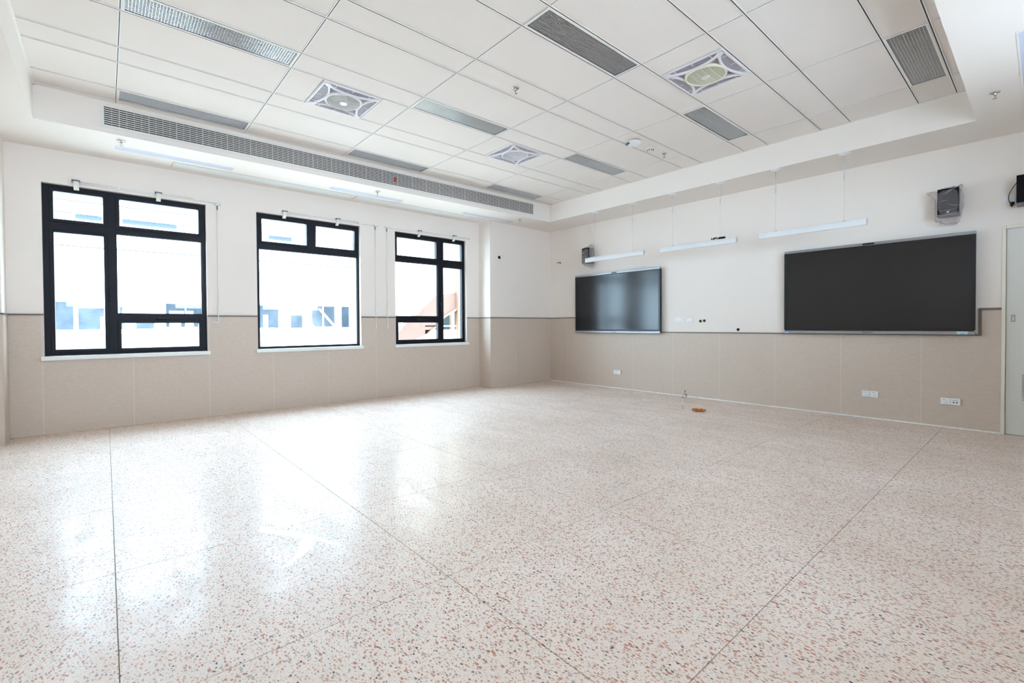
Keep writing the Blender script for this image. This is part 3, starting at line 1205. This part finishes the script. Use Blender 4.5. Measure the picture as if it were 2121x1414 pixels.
zc = ZC+0.0035
t = thing('ceiling_dome', 'round white dome device with a dark curved window, hanging under the ceiling tiles', 'detector', (3.955, -2.255, zc))
MB().lathe([(0.055, 0), (0.055, -0.022), (0.05, -0.024)], n=28).build('mount_base', M_spkside, t)
MB().lathe([(0.0, -0.062), (0.045, -0.060), (0.080, -0.050), (0.100, -0.034), (0.102, -0.026), (0.096, -0.018), (0.0, -0.018)], n=40).build('dome_body', M_white, t)
MB().lathe([(0.100, -0.036), (0.094, -0.0428), (0.080, -0.0512), (0.070, -0.0548)], n=20, a0=math.radians(198), a1=math.radians(272)).build('dark_window', pmat('dome_window', (0.14, 0.14, 0.13), 0.35), t)
t = thing('smoke_detector', 'small cream smoke detector with dark slots, between dome device and sprinkler', 'detector', (3.955, -1.860, zc))
db = MB().lathe([(0.050, 0), (0.052, -0.010), (0.046, -0.018), (0.040, -0.030), (0.034, -0.040), (0.0, -0.043)], n=28).build('detector_body', pmat('cream_plastic', (0.74, 0.70, 0.62), 0.45), t)
mb = MB()
for k in range(10):
    M = Matrix.Rotation(2*PI*k/10, 4, 'Z')
    mb.box(0.036, 0.0435, -0.006, 0.006, -0.034, -0.022, 0, M)
mb.build('sensor_slots', M_hole, db)

# ------------------------------------------------------------------ hanging board lights
def board_light(x0, x1, sx, label, clutter=0):
    yb, zb = -0.720, 2.410
    t = thing('hanging_light', label, 'light', ((x0+x1)/2, yb, zb), 'hanging batten lights before the screen wall')
    L = (x1-x0)/2
    # section in (y,z): slim curved housing with a flat front
    pr = [(-0.016, -0.038), (-0.019, -0.020), (-0.020, 0.0), (-0.019, 0.020), (-0.016, 0.036), (-0.004, 0.040), (0.012, 0.034), (0.026, 0.018), (0.030, 0.0), (0.026, -0.018), (0.012, -0.034), (-0.004, -0.040)]
    MB().prism(pr, 0, -L+0.006, L-0.006).build('batten_body', pmat('batten_white', (0.68, 0.675, 0.67), 0.5, spec=0.3), t)
    for s in (-1, 1):
        a, b = sorted((s*L, s*(L-0.006)))
        MB().prism([(y*1.04, z*1.04) for y, z in pr], 0, a, b).build('end_cap', pmat('end_cap_grey', (0.55, 0.50, 0.49), 0.4), t)
    for k, x in enumerate(sx):
        dx = x-(x0+x1)/2
        top = ZS-zb
        m2 = MB()
        m2.lathe([(0.0, 0.0), (0.062, 0.0), (0.060, -0.008), (0.030, -0.014), (0.014, -0.026), (0.006, -0.028)], (dx, 0.0, top-0.0005), 28)
        rose = m2.build('ceiling_rose', M_white, t)
        m2 = MB().tube([(dx, 0, top-0.02), (dx, 0, top-0.28)], 0.0055, n=10)
        m2.tube([(dx, 0, top-0.27), (dx, 0, top-0.31)], 0.0075, n=10)
        m2.tube([(dx, 0, top-0.30), (dx, 0, 0.045)], 0.0022, n=8)
        m2.build('suspension_rod', pmat('rod_grey', (0.60, 0.59, 0.58), 0.4), t)
        m2 = MB().box(dx-0.016, dx+0.016, -0.012, 0.012, 0.038, 0.044)
        m2.tube([(dx-0.020, 0, 0.044), (dx, 0, 0.056), (dx+0.020, 0, 0.044)], 0.003, n=6)
        m2.build('clip', M_steel, t)
    if clutter:
        m2 = MB()
        rnd = random.Random(3)
        x = L-0.36
        for k in range(5):
            m2.lathe([(0.010, 0), (0.016, 0.006), (0.010, 0.012), (0.006, 0.006), (0.010, 0)], (x, rnd.uniform(-.01, .01), 0.052+rnd.uniform(-.006, .008)), 10, 0, Matrix.Rotation(1.3, 4, 'Y') @ Matrix.Rotation(rnd.uniform(0, 1), 4, 'X'))
            x += 0.022
        m2.box(x, x+0.085, -0.016, 0.016, 0.040, 0.068)
        m2.build('driver_and_wire', M_spk, t)
    else:
        pts = [(-L+0.05, 0, 0.040), (-L+0.12, 0.004, 0.046), (sx[0]-(x0+x1)/2, 0, 0.048)]
        MB().tube(pts, 0.003, n=6).build('feed_wire', M_cord, t)
    return t
board_light(1.873, 3.112, (2.094, 2.886), 'leftmost hanging white batten light, above the left screen')
board_light(3.404, 4.607, (3.623, 4.372), 'middle hanging white batten light, dark coiled wire on its right end', 1)
board_light(4.903, 6.095, (5.112, 5.870), 'rightmost hanging white batten light, above the right screen')

# ------------------------------------------------------------------ interactive screens
def screen(x0, x1, z0, z1, label):
    yf = -0.090
    t = thing('display_screen', label, 'screen', ((x0+x1)/2, -0.045, z0), 'interactive screens on the wall')
    cx = (x0+x1)/2
    w = (x1-x0)/2
    h = z1-z0
    def B(a, b, y0, y1, c, d):
        return (a, b, y0+0.045, y1+0.045, c, d)
    MB().box(*B(-w+0.012, w-0.012, -0.075, -0.012, 0.012, h-0.012)).build('screen_housing', M_spk, t, bevel=0.006)
    MB().box(*B(-0.4, 0.4, -0.013, -0.001, 0.3, h-0.3)).build('wall_mount', M_spkside, t)
    # bezel: black sides, silver bars top and bottom
    mb = MB()
    bz, bt, bb = 0.034, 0.034, 0.052
    mb.box(*B(-w, -w+bz, yf, -0.05, bb, h-bt))
    mb.box(*B(w-bz, w, yf, -0.05, bb, h-bt))
    mb.box(*B(-w+bz, w-bz, yf, -0.05, bb, bb+0.014))
    mb.box(*B(-w+bz, w-bz, yf, -0.05, h-bt-0.014, h-bt))
    mb.build('black_bezel', M_bezel, t)
    top_bar = MB().box(*B(-w, w, yf-0.004, -0.045, h-bt, h)).build('top_bar', M_alu, t, bevel=0.004)
    low_bar = MB().box(*B(-w, w, yf-0.006, -0.045, 0.0, bb-0.012)).build('bottom_bar', M_alu, t, bevel=0.006)
    MB().box(*B(-w+0.01, w-0.01, yf-0.001, -0.050, bb-0.014, bb)).build('bar_gap', M_bezel, t)
    MB().box(*B(-w+bz-0.002, w-bz+0.002, yf+0.004, -0.05, bb+0.012, h-bt-0.012)).build('display_glass', M_screen, t)
    mb = MB()
    pts = []
    for s, a0 in ((1, -PI/2), (-1, PI/2)):
        for k in range(7):
            a = a0+PI*k/6
            pts.append((s*0.052+0.011*math.cos(a), h-bt/2+0.011*math.sin(a)))
    mb.prism(pts, 1, yf-0.0048+0.045, yf-0.002+0.045)
    mb.build('camera_slot', M_bezel, top_bar)
    # maker's mark: small dark lettering on the lower bar
    mb = MB()
    for k in range(7):
        x = -0.052+k*0.0155
        mb.box(*B(x, x+0.004, yf-0.0068, yf-0.0055, 0.013, 0.027))
        mb.box(*B(x, x+0.011, yf-0.0068, yf-0.0055, 0.023 if k % 2 else 0.013, 0.027 if k % 2 else 0.017))
    mb.build('logo_letters', M_spk, low_bar)
    mb = MB()
    for k in range(9):
        mb.box(*B(w-0.30-0.13+k*0.018, w-0.30-0.13+k*0.018+0.007, yf-0.0065, yf-0.0055, 0.016, 0.022))
    mb.build('bar_buttons', M_spkside, low_bar)
    return t, w, low_bar
t, w, _ = screen(1.066, 3.020, 1.066, 2.234, 'left wall screen whose glass mirrors the windows')
t.location.x = (1.066+3.020)/2
t, w, low_bar = screen(5.004, 6.953, 1.088, 2.250, 'right wall screen, uniformly dark, with blue stickers on its lower bar')
mb = MB()
mb.box(-w+0.004, -w+0.062, -0.0525, -0.0512, 0.004, 0.034, 0)
for k in range(3):
    mb.box(-w+0.012+0.016*k, -w+0.024+0.016*k, -0.0532, -0.0524, 0.012, 0.022, 1)
mb.build('blue_sticker', [M_blue, M_white], low_bar)['label'] = 'blue sticker with white lettering'
mb = MB()
mb.box(w-0.150, w-0.060, -0.0525, -0.0512, 0.006, 0.038, 0)
mb.box(w-0.120, w-0.085, -0.0532, -0.0524, 0.012, 0.018, 1)
mb.build('pale_sticker', [M_pblue, M_blue], low_bar)['label'] = 'pale blue sticker'

# ------------------------------------------------------------------ wall speakers
def speaker(x, z0, label, h=0.315, wrap=0, cable=False):
    w, dpt = 0.182, 0.185
    t = thing('loudspeaker', label, 'speaker', (x+w/2, -0.10, z0), 'black wall speakers')
    y0, y1 = -0.10, 0.085
    MB().box(-w/2+0.002, w/2-0.002, y0+0.012, y1-0.03, 0.006, h-0.004).build('cabinet', M_spkside, t, bevel=0.004)
    MB().box(-w/2, w/2, y0, y0+0.014, 0.030, h).build('front_grille', M_spk, t, bevel=0.004)
    MB().box(-w/2, w/2, y0+0.002, y0+0.016, 0.0, 0.029).build('lower_lip', M_spkside, t, bevel=0.004)
    MB().box(-0.045, 0.045, y1-0.032, y1+0.0145, h*0.35, h*0.7).build('bracket', M_spk, t)
    MB().lathe([(0, 0), (0.012, 0), (0.011, 0.002), (0, 0.0025)], (0.0, y0-0.0002, 0.046), 16, 0, Matrix.Rotation(PI/2, 4, 'X')).build('badge', M_steel, t)
    if cable:
        xl = -w/2
        pts = [(xl+0.003, 0.02, h*0.86)]
        for k in range(1, 12):
            a = k/11
            pts.append((xl-0.062*math.sin(a*PI*0.72)-0.0, 0.04+0.045*a, h*0.86-0.215*a-0.0))
        MB().tube(pts, 0.0036, n=8).build('power_cable', M_cable, t)
        px, pz = pts[-1][0], pts[-1][2]
        mb = MB()
        mb.lathe([(0, 0), (0.014, 0.0), (0.019, 0.010), (0.018, 0.022), (0.008, 0.034), (0, 0.034)], (px+0.012, 0.093, pz+0.004), 14, 0, Matrix.Rotation(PI/2, 4, 'X'))
        mb.tube([(px, 0.080, pz-0.012), (px+0.006, 0.075, pz-0.028), (px+0.016, 0.078, pz-0.005)], [0.008, 0.011, 0.009], n=8)
        mb.build('power_plug', M_cable, t)
    return t
sp_l = speaker(1.338, 2.440, 'black wall speaker in clear plastic wrap above the left screen, behind a hanging light')
sp_r = speaker(6.640, 2.435, 'black wall speaker wrapped in loose clear plastic above the right screen')
t3 = speaker(7.258, 2.450, 'unwrapped black wall speaker with a black plug cable, cut off by the right edge', cable=True)

def wrap(t, sx, sz, seed, tails, cy=-0.005, h0=0.152):
    """crumpled plastic bag pulled over a speaker, a part of it"""
    rnd = random.Random(seed)
    bm = bmesh.new()
    bmesh.ops.create_icosphere(bm, subdivisions=5, radius=1.0)
    for v in bm.verts:
        p = v.co.copy()
        # superellipsoid -> box-like bag
        def se(a, e):
            return math.copysign(abs(a)**e, a)
        q = Vector((se(p.x, 0.55), se(p.y, 0.6), se(p.z, 0.55)))
        n1 = noise.noise(p*2.3+Vector((seed, 0, 0)))
        n2 = abs(noise.noise(p*6.1+Vector((0, seed, 0))))
        n3 = abs(noise.noise(p*13+Vector((0, 0, seed))))
        s = 1.0+0.16*n1+0.10*n2+0.06*n3
        q = Vector((q.x*sx*s, q.y*0.112*(0.97+0.06*n2), q.z*sz*s))
        for (dx, dz, rx, rz, amt) in tails:
            d = ((p.x-dx)/rx)**2+((p.z-dz)/rz)**2
            k = math.exp(-d*2.2)*amt*(1+0.5*n2)
            q += Vector((dx, 0, dz))*k
        q.y = max(-0.118, min(0.095, q.y))
        v.co = q+Vector((0, cy, h0))
    me = bpy.data.meshes.new('plastic_wrap')
    bm.to_mesh(me)
    bm.free()
    me.materials.append(M_film)
    o = bpy.data.objects.new('plastic_wrap', me)
    COL.objects.link(o)
    o.parent = t
    o['label'] = 'crumpled clear plastic wrap'
    # gathered folds: thin ridges of doubled film
    mb = MB()
    for k in range(9):
        x0, z0 = rnd.uniform(-sx, sx*0.2), rnd.uniform(-sz*0.9, sz*0.8)
        x1, z1 = x0+rnd.uniform(0.05, 0.15), z0+rnd.uniform(-0.07, 0.09)
        pts = []
        for i in range(5):
            a = i/4
            pts.append((x0+(x1-x0)*a, -0.121+0.002*math.sin(a*7)+cy, h0+z0+(z1-z0)*a+0.008*math.sin(a*5+k)))
        mb.tube(pts, [0.0004, 0.0012, 0.0018, 0.0010, 0.0003], n=4)
    mb.build('film_folds', pmat('film_fold', (0.50, 0.46, 0.48), 0.2), o)
wrap(sp_r, 0.108, 0.176, 3, [(-1.0, 0.45, 0.45, 0.35, 0.085), (-0.95, -0.95, 0.55, 0.45, 0.085), (0.3, -1.0, 0.8, 0.35, 0.060), (0.7, 0.95, 0.4, 0.35, 0.050)])
wrap(sp_l, 0.104, 0.172, 8, [(0.4, 0.95, 0.5, 0.4, 0.050), (0.4, -0.95, 0.6, 0.4, 0.065)])

# ------------------------------------------------------------------ sockets and wall boxes
def socket(x, z, kinds, label, group='white wall sockets', zoff=0, raise_=0.010):
    W = 0.086
    t = thing('power_socket', label, 'socket', (x, -raise_/2, z), group)
    y0 = -raise_/2-0.0005
    for k, kd in enumerate(kinds):
        x0 = k*W
        fp = MB().box(x0+0.0008, x0+W-0.0008, y0-(0.006 if z < 1.1 else 0.002), y0+0.004, 0, W*0.93).build('face_plate', M_socket, t, bevel=0.003)
        yy = y0-(0.0065 if z < 1.1 else 0.0025)
        mb = MB()
        if kd == 'power':
            for dx, dz, a in ((0.024, 0.060, 0), (0.036, 0.060, 0), (0.052, 0.036, 0), (0.044, 0.020, 0.5), (0.060, 0.020, -0.5)):
                M = Matrix.Translation((x0+dx, yy, dz)) @ Matrix.Rotation(a, 4, 'Y')
                mb.box(-0.0014, 0.0014, -0.0004, 0.0006, -0.0048, 0.0048, 0, M)
            mb.build('pin_holes', M_hole, fp)
        elif kd == 'data':
            for dx in (0.022, 0.050):
                mb.box(x0+dx, x0+dx+0.014, yy-0.0004, yy+0.0006, 0.026, 0.038)
            mb.build('data_ports', M_hole, fp)
            mb = MB()
            for q in range(8):
                mb.box(x0+0.018+q*0.0065, x0+0.0225+q*0.0065, yy-0.0003, yy+0.0006, 0.054, 0.059)
            mb.build('print', M_spkside, fp)
        elif kd == 'knob':
            mb.lathe([(0.026, 0), (0.027, 0.008), (0.018, 0.013), (0, 0.013)], (x0+W/2, yy, W*0.46), 24, 0, Matrix.Rotation(PI/2, 4, 'X'))
            mb.build('round_cover', M_socket, fp)
        elif kd == 'net':
            mb.box(x0+0.030, x0+0.056, yy-0.0004, yy+0.0006, 0.014, 0.028)
            mb.build('data_port', M_absgrey, fp)
        elif kd == 'red':
            for dx, dz, a in ((0.052, 0.036, 0), (0.044, 0.020, 0.5), (0.060, 0.020, -0.5)):
                M = Matrix.Translation((x0+dx, yy, dz)) @ Matrix.Rotation(a, 4, 'Y')
                mb.box(-0.0014, 0.0014, -0.0004, 0.0006, -0.0048, 0.0048, 0, M)
            mb.build('pin_holes', M_hole, fp)
            mb = MB()
            for q in range(4):
                mb.box(x0+0.026+q*0.007, x0+0.031+q*0.007, yy-0.0003, yy+0.0006, 0.058, 0.063)
            mb.build('print', pmat('red_print', lin((190, 80, 75)), 0.5), fp)
    return t
socket(1.974, 0.275, ('blank', 'blank'), 'blank double wall plate low on the wall under the left screen', raise_=0.02)
socket(5.904, 0.277, ('power', 'red'), 'double power socket low on the wall under the right screen', raise_=0.02)
socket(6.660, 0.270, ('power', 'data'), 'power socket paired with a two-port data plate, nearest the door', raise_=0.02)
socket(3.256, 1.266, ('power', 'knob'), 'white double plate with round cover beside the left screen')
socket(3.480, 1.248, ('net',), 'single white data plate between the double plate and two black holes')
socket(7.158, 2.531, ('blank',), 'pale wall plate at the end of the speaker cable, upper right', raise_=0.004)
for x, z, lab in ((3.713, 1.276, 'left one of two black cable holes in the wall between the screens'),
                  (3.779, 1.282, 'right one of two black cable holes in the wall between the screens'),
                  (4.322, 1.139, 'single low black cable hole in the wall left of the right screen')):
    t = thing('cable_hole', lab, 'cable hole', (x, -0.002, z), 'black cable holes between the screens')
    MB().lathe([(0.022, 0.001), (0.0215, 0.006), (0.018, 0.007), (0.016, 0.001)], (0, 0.002, 0), 20, 0, Matrix.Rotation(PI/2, 4, 'X')).build('rim', M_spk, t)
    MB().lathe([(0.0, 0.002), (0.017, 0.002)], (0, 0.002, 0), 20, 0, Matrix.Rotation(PI/2, 4, 'X')).build('hole', M_hole, t)

# bare wire ends in small boxes up on the corner
t = thing('cable_stub', 'short black wire stub sticking out of the screen wall near the corner', 'cable', (0.562, -0.002, 2.565))
MB().lathe([(0, 0.001), (0.020, 0.001), (0.019, 0.003), (0, 0.003)], (0, 0.001, 0), 16, 0, Matrix.Rotation(PI/2, 4, 'X')).build('hole', M_hole, t)
MB().tube([(0, 0.0, 0.0), (0.006, -0.05, 0.010), (-0.008, -0.085, -0.006), (0.012, -0.09, -0.026)], 0.006, n=8).build('wire', M_cable, t)
MB().tube([(0.006, 0.0, 0.0), (0.020, -0.05, -0.010), (0.032, -0.07, -0.022)], 0.003, n=8).build('wire', M_cord, t)
t = thing('junction_box', 'small dark open junction box in the corner pier', 'wall box', (0.347, -1.530, 2.548))
mb = MB().box(-0.002, 0.010, -0.026, 0.026, -0.006, 0.046)
mb.box(-0.002, 0.024, -0.014, 0.016, 0.002, 0.036)
mb.build('box', M_spk, t, bevel=0.002)

# ------------------------------------------------------------------ window openers: cable, brackets, gearbox, crank rod
def opener(box_y, far_y, br, clips, rod_y, zbox, crank, label):
    t = thing('window_opener', label, 'window opener', (0.0, box_y, zbox), 'crank openers over the windows')
    def P(o):
        o.parent = t
        o.matrix_parent_inverse = Matrix.Translation(t.location).inverted()
        return o
    zc_ = 2.910
    mb = MB().box(0.001, 0.030, box_y-0.020, box_y+0.020, zbox-0.012, zbox+0.018)
    for s in (-1, 1):
        mb.box(0.001, 0.018, box_y+s*0.030-0.010, box_y+s*0.030+0.010, zbox, zbox+0.022)
    gb = P(mb.build('gearbox', pmat('opener_white', (0.72, 0.72, 0.69), 0.35), bevel=0.003))
    mb = MB()
    for s in (-1, 1):
        mb.lathe([(0, 0), (0.004, 0), (0.004, 0.002), (0, 0.002)], (0.0205, box_y+s*0.033, zbox+0.011), 8, 0, Matrix.Rotation(PI/2, 4, 'Y'))
    mb.build('screws', M_spkside, gb)
    lo, hi = sorted((box_y, far_y))
    P(MB().tube([(0.012, lo, zc_), (0.012, hi, zc_+0.004)], 0.0042, n=8).build('drive_cable', M_cord))
    # long drive tube under the cable, over the frame head
    a, b = min(br)-0.05, max(br)+0.36
    P(MB().tube([(0.006, a, 2.936), (0.006, b, 2.936)], 0.006, n=8).build('drive_tube', M_sill))
    for y in br:
        mb = MB()
        prf = [(0.030, 2.938), (0.038, 2.932), (0.026, 2.885), (-0.030, 2.838), (-0.036, 2.844), (0.018, 2.892)]
        mb.prism([(x, z) for x, z in prf], 1, y-0.024, y+0.024)
        P(mb.build('opener_arm', M_steel if False else pmat('arm_white', (0.74, 0.73, 0.66), 0.3), bevel=0.002))
        P(MB().box(0.0, 0.048, y-0.038, y+0.034, 2.930, 2.945).build('arm_clamp', M_spkside, bevel=0.002))
        P(MB().box(0.001, 0.020, y-0.060, y-0.042, 2.915, 2.950).build('cable_clip', M_white, bevel=0.002))
    for y in clips:
        P(MB().box(0.001, 0.020, y-0.010, y+0.010, 2.905, 2.935).build('cable_clip', M_white, bevel=0.002))
    P(MB().tube([(0.020, rod_y, zbox-0.008), (0.020, rod_y, zbox-0.065)], 0.008, n=8).build('universal_joint', M_spkside))
    P(MB().tube([(0.020, rod_y, zbox-0.06), (0.022, rod_y-0.004, 1.515)], 0.0050, n=8).build('crank_rod', M_sill))
    mb = MB()
    mb.box(0.010, 0.034, rod_y-0.016, rod_y+0.010, 1.488, 1.522)
    P(mb.build('crank_knuckle', M_white, bevel=0.005))
    if crank:
        P(MB().tube([(0.024, rod_y-0.004, 1.49), (0.026, rod_y-0.004, 1.292), (0.028, rod_y-0.014, 1.284), (0.030, rod_y-0.085, 1.284)], 0.0062, n=8).build('crank_handle', M_white))
    else:
        P(MB().tube([(0.024, rod_y-0.004, 1.49), (0.026, rod_y-0.004, 1.26), (0.026, rod_y-0.004, 1.255), (0.026, rod_y-0.004, 1.180)], [0.0055, 0.0055, 0.0095, 0.0095], n=10).build('crank_handle', M_white))
    return t
opener(-6.247, -7.70, (-7.655, -6.885), (-7.272, -6.478), -6.247, 2.890, True, 'white crank opener over the nearest window, handle folded out sideways')
opener(-3.956, -5.44, (-5.385, -4.595), (-5.005, -4.238), -3.966, 2.912, False, 'white crank opener over the middle window, handle hanging right of it')
opener(-3.746, -1.977, (-3.112, -2.362), (-2.750, -1.990), -3.756, 2.908, False, 'white crank opener over the far window, handle hanging left of it')

# ------------------------------------------------------------------ on the floor: wire stub and scrap
t = thing('floor_wire', 'coiled dark wire end rising on a white conduit from the floor', 'wire', (4.008, -1.111, 0.0))
MB().lathe([(0, 0.0005), (0.016, 0.0005), (0.006, 0.055), (0.010, 0.062), (0, 0.064)], (0, 0, 0), 12).build('conduit_base', M_absgrey, t)
MB().tube([(0, 0, 0.05), (0.003, 0, 0.10), (0.006, 0, 0.150)], 0.0055, n=8).build('white_sleeve', M_cord, t)
pts = []
for k in range(34):
    a = -PI*0.5+2*PI*k/15
    pts.append((0.030+0.033*math.cos(a)+0.010*math.sin(a), 0.006*math.sin(k*0.6), 0.187+0.030*math.sin(a)+0.012*math.cos(a)))
pts += [(0.030, 0, 0.235), (0.040, 0, 0.262)]
MB().tube([(0.006, 0, 0.148), (0.012, 0, 0.158)]+pts, 0.0028, n=7).build('wire_coil', M_spkside, t)
MB().tube([(0.034, 0, 0.250), (0.043, 0, 0.268)], 0.006, n=8).build('wire_tip', M_cable, t)
bm = bmesh.new()
bmesh.ops.create_grid(bm, x_segments=22, y_segments=16, size=0.5)
for v in bm.verts:
    p = v.co.copy()
    n1 = noise.noise(Vector((p.x*5, p.y*5, 1.3)))
    n2 = abs(noise.noise(Vector((p.x*11, p.y*11, 4.1))))
    r = math.hypot(p.x, p.y)
    v.co = Vector((p.x*0.145*(1+0.5*n1), p.y*0.10*(1+0.6*n2), max(0.001, 0.006+0.050*n2+0.030*max(0, 0.45-r)+0.014*n1)))
me = bpy.data.meshes.new('crumpled_scrap')
bm.to_mesh(me)
bm.free()
me.materials.append(M_amber)
o = bpy.data.objects.new('crumpled_scrap', me)
COL.objects.link(o)
o.location = (4.262, -1.140, 0.0)
o.rotation_euler = (0, 0, 0.5)
sm = o.modifiers.new('solid', 'SOLIDIFY')
sm.thickness = 0.001
tag(o, 'crumpled amber-brown scrap lying on the terrazzo near the wire', 'scrap')

# ------------------------------------------------------------------ outside: courtyard buildings, ground, own facade
M_fac = pmat('facade_white', (0.76, 0.79, 0.82), 0.8)
M_fac2 = pmat('facade_grey_blue', (0.42, 0.48, 0.56), 0.7, var=0.35, vscale=1.5)
M_facg = pmat('far_glass', (0.05, 0.065, 0.085), 0.5, spec=0.2)
M_terra = pmat('terracotta', (0.092, 0.044, 0.029), 0.7, var=0.1, vscale=2)
M_orange = pmat('orange_paint', (0.110, 0.060, 0.038), 0.7)
M_cream2 = pmat('facade_cream', (0.86, 0.80, 0.70), 0.8)
M_ground = pmat('courtyard_paving', (0.50, 0.50, 0.48), 0.8, var=0.1, vscale=0.8)
g_ = MB().box(-60, 60, -60, 60, -7.3, -7.0).build('ground_outside', M_ground, kind='structure')

bd = thing('school_building', 'white school building across the courtyard, seen through the nearer windows', 'building', (-15, -3, -7))
def PB(o):
    o.parent = bd
    o.matrix_parent_inverse = Matrix.Translation(bd.location).inverted()
    return o
BX = -14.0
holes = [(-9.4, -8.20, 1.13, 2.13), (-8.14, -7.42, 1.13, 1.93), (-7.40, -7.08, 1.13, 2.0), (-7.06, -6.92, 1.13, 2.15), (-6.60, -6.03, 1.15, 1.46), (-5.73, -4.45, 1.20, 2.14),
         (-2.75, -1.76, 1.15, 2.15), (-1.38, -0.78, 1.14, 1.75), (-0.49, 0.65, 1.18, 2.17), (0.83, 1.33, 1.15, 2.17)]
mb = MB()
def slab(a, b, c, d):
    if b-a > 1e-4 and d-c > 1e-4:
        mb.box(BX-0.35, BX, a, b, c, d)
cur = -22.0
for (a, b, c, d) in holes:
    slab(cur, a, 0.6, 2.24)
    slab(a, b, 0.6, c)
    slab(a, b, d, 2.24)
    cur = b
slab(cur, 10.0, 0.6, 2.24)
slab(-22, 10, -7, 0.6)
slab(-22, 10, 2.24, 4.55)
slab(-22, 10, 4.55, 4.86)
PB(mb.build('facade_wall', M_fac))
PB(MB().box(BX-2.4, BX-2.2, -22, 10, -7, 5.9).build('rear_wall', M_fac2))
PB(MB().box(BX-2.4, BX-0.3, -22, 10, 2.22, 2.4).build('corridor_ceiling', M_fac))
PB(MB().box(BX-2.4, BX-0.3, -22, 10, -0.2, 0.0).build('corridor_floor', M_fac2))
# roof edge with steel sun-shade frames and lines
mb = MB()
for z in (5.46, 5.05, 3.95):
    mb.box(BX+0.0, BX+0.05, -22, 10, z, z+0.025)
PB(mb.build('facade_rails', pmat('facade_rail_grey', (0.045, 0.045, 0.05), 0.7, spec=0.2)))
PB(MB().box(BX-0.35, BX-0.05, -22, 10, 4.86, 7.2).build('upper_wall', M_fac))
for (a, b) in ((-8.14, -7.45), (-6.92, -5.35), (-2.2, -1.3)):
    PB(MB().box(BX-0.05, BX+0.02, a, b, 4.90, 5.03).build('window', M_facg))
    PB(MB().box(BX-0.05, BX+0.10, a-0.03, b+0.03, 5.05, 5.08).build('window_canopy', M_fac))
for (a, b, c, d) in holes:
    nm = MB()
    e = 0.03
    for q in ((a, a+e, c, d), (b-e, b, c, d), (a, b, c, c+e), (a, b, d-e, d)):
        nm.box(BX-0.30, BX-0.22, *q)
    if b-a > 1.0:
        nm.box(BX-0.30, BX-0.22, (a+b)/2-0.02, (a+b)/2+0.02, c, d)
    o = PB(nm.build('opening_frame', M_fac))
# inner bright bits: a lit window and doors in the corridor
for (a, b, c, d) in ((-5.60, -5.15, 1.72, 1.84), (-5.10, -4.85, 1.72, 1.84), (-5.60, -5.25, 1.24, 1.46), (-5.08, -4.85, 1.24, 1.46), (-2.40, -2.22, 1.15, 1.72), (-7.55, -7.45, 1.13, 1.60)):
    PB(MB().box(BX-0.26, BX-0.20, a, b, c, d).build('white_board', M_fac))
for (p, q) in (((-0.10, 2.02), (0.58, 1.24)), ((-0.49, 1.42), (-0.33, 1.18))):
    d = Vector((0, q[0]-p[0], q[1]-p[1])).normalized()
    nrm = Vector((0, -d.z, d.y))*0.045
    P0, P1 = Vector((BX-0.24, p[0], p[1])), Vector((BX-0.24, q[0], q[1]))
    mb = MB()
    mb.add([P0-nrm, P0+nrm, P1+nrm, P1-nrm]+[v+Vector((0.04, 0, 0)) for v in (P0-nrm, P0+nrm, P1+nrm, P1-nrm)],
           [(0, 1, 2, 3), (7, 6, 5, 4), (0, 4, 5, 1), (1, 5, 6, 2), (2, 6, 7, 3), (3, 7, 4, 0)])
    PB(mb.build('stair_stringer', M_fac))
mb = MB()
mb.box(BX+0.02, BX+0.06, -22, 1.35, 1.125, 1.16)
mb.box(BX+0.02, BX+0.06, -22, 1.35, 1.000, 1.02)
y = -22
while y < 1.3:
    mb.box(BX+0.02, BX+0.05, y, y+0.03, 0.6, 1.13)
    y += 0.9
PB(mb.build('handrail', M_fac))

st = thing('stair_tower', 'cream building with terracotta outdoor stair and orange column, seen through the far window', 'building', (-9.2, 2.8, -7))
def PS(o):
    o.parent = st
    o.matrix_parent_inverse = Matrix.Translation(st.location).inverted()
    return o
PS(MB().prism([(0.85, 0.40), (1.112, 0.94), (1.49, 1.35), (1.92, 1.66), (2.817, 2.479), (3.85, 2.62), (3.85, 1.95), (3.2, 1.61), (2.85, 1.21), (2.417, 0.921), (1.844, 0.681), (1.3, 0.40)], 0, -9.35, -9.0).build('stair_parapet', M_terra))
PS(MB().prism([(2.417, 0.90), (2.85, 1.18), (3.2, 1.56), (3.85, 1.90), (3.85, 1.98), (3.2, 1.64), (2.83, 1.24), (2.40, 0.95)], 0, -9.0, -8.92).build('stair_edge', M_orange))
PS(MB().box(-9.15, -8.85, 3.812, 4.115, -7, 8.5).build('orange_column', M_orange, bevel=0.01))
PS(MB().box(-9.3, -9.0, 2.3, 3.85, -7, 1.06).build('parapet_wall', M_cream2))
PS(MB().box(-9.05, -9.0, 2.3, 3.85, 1.19, 1.235).build('handrail', M_fac))
PS(MB().box(-9.9, -9.8, 2.9, 4.0, -7, 2.3).build('recess', M_facg))
PS(MB().box(-12.0, -10.0, 1.45, 9.5, -7, 8.5).build('tower_wall', M_cream2))
PS(MB().box(-10.0, -9.9, 0.6, 1.45, -7, 8.5).build('wing_wall', M_cream2))
PS(MB().box(-9.8, -9.0, 4.115, 9.5, -7, 8.5).build('side_wall', M_cream2))

# unseen corridor roof and slabs, added to keep the sun off the room
cr_ = MB().box(XR+WT, XR+2.9, -14, 4, 3.25, 3.5)
cr_.box(XR+WT, XR+2.9, -14, 4, -0.3, -0.02)
cr_.box(XR+2.75, XR+2.9, -14, 4, -0.02, 0.95)
cr_.build('corridor_sun_block', M_fac, kind='structure')
MB().box(-WT, XR+2.9, YB-6, 6, ZT+0.151, ZT+0.4).build('roof_outside', M_fac, kind='structure')
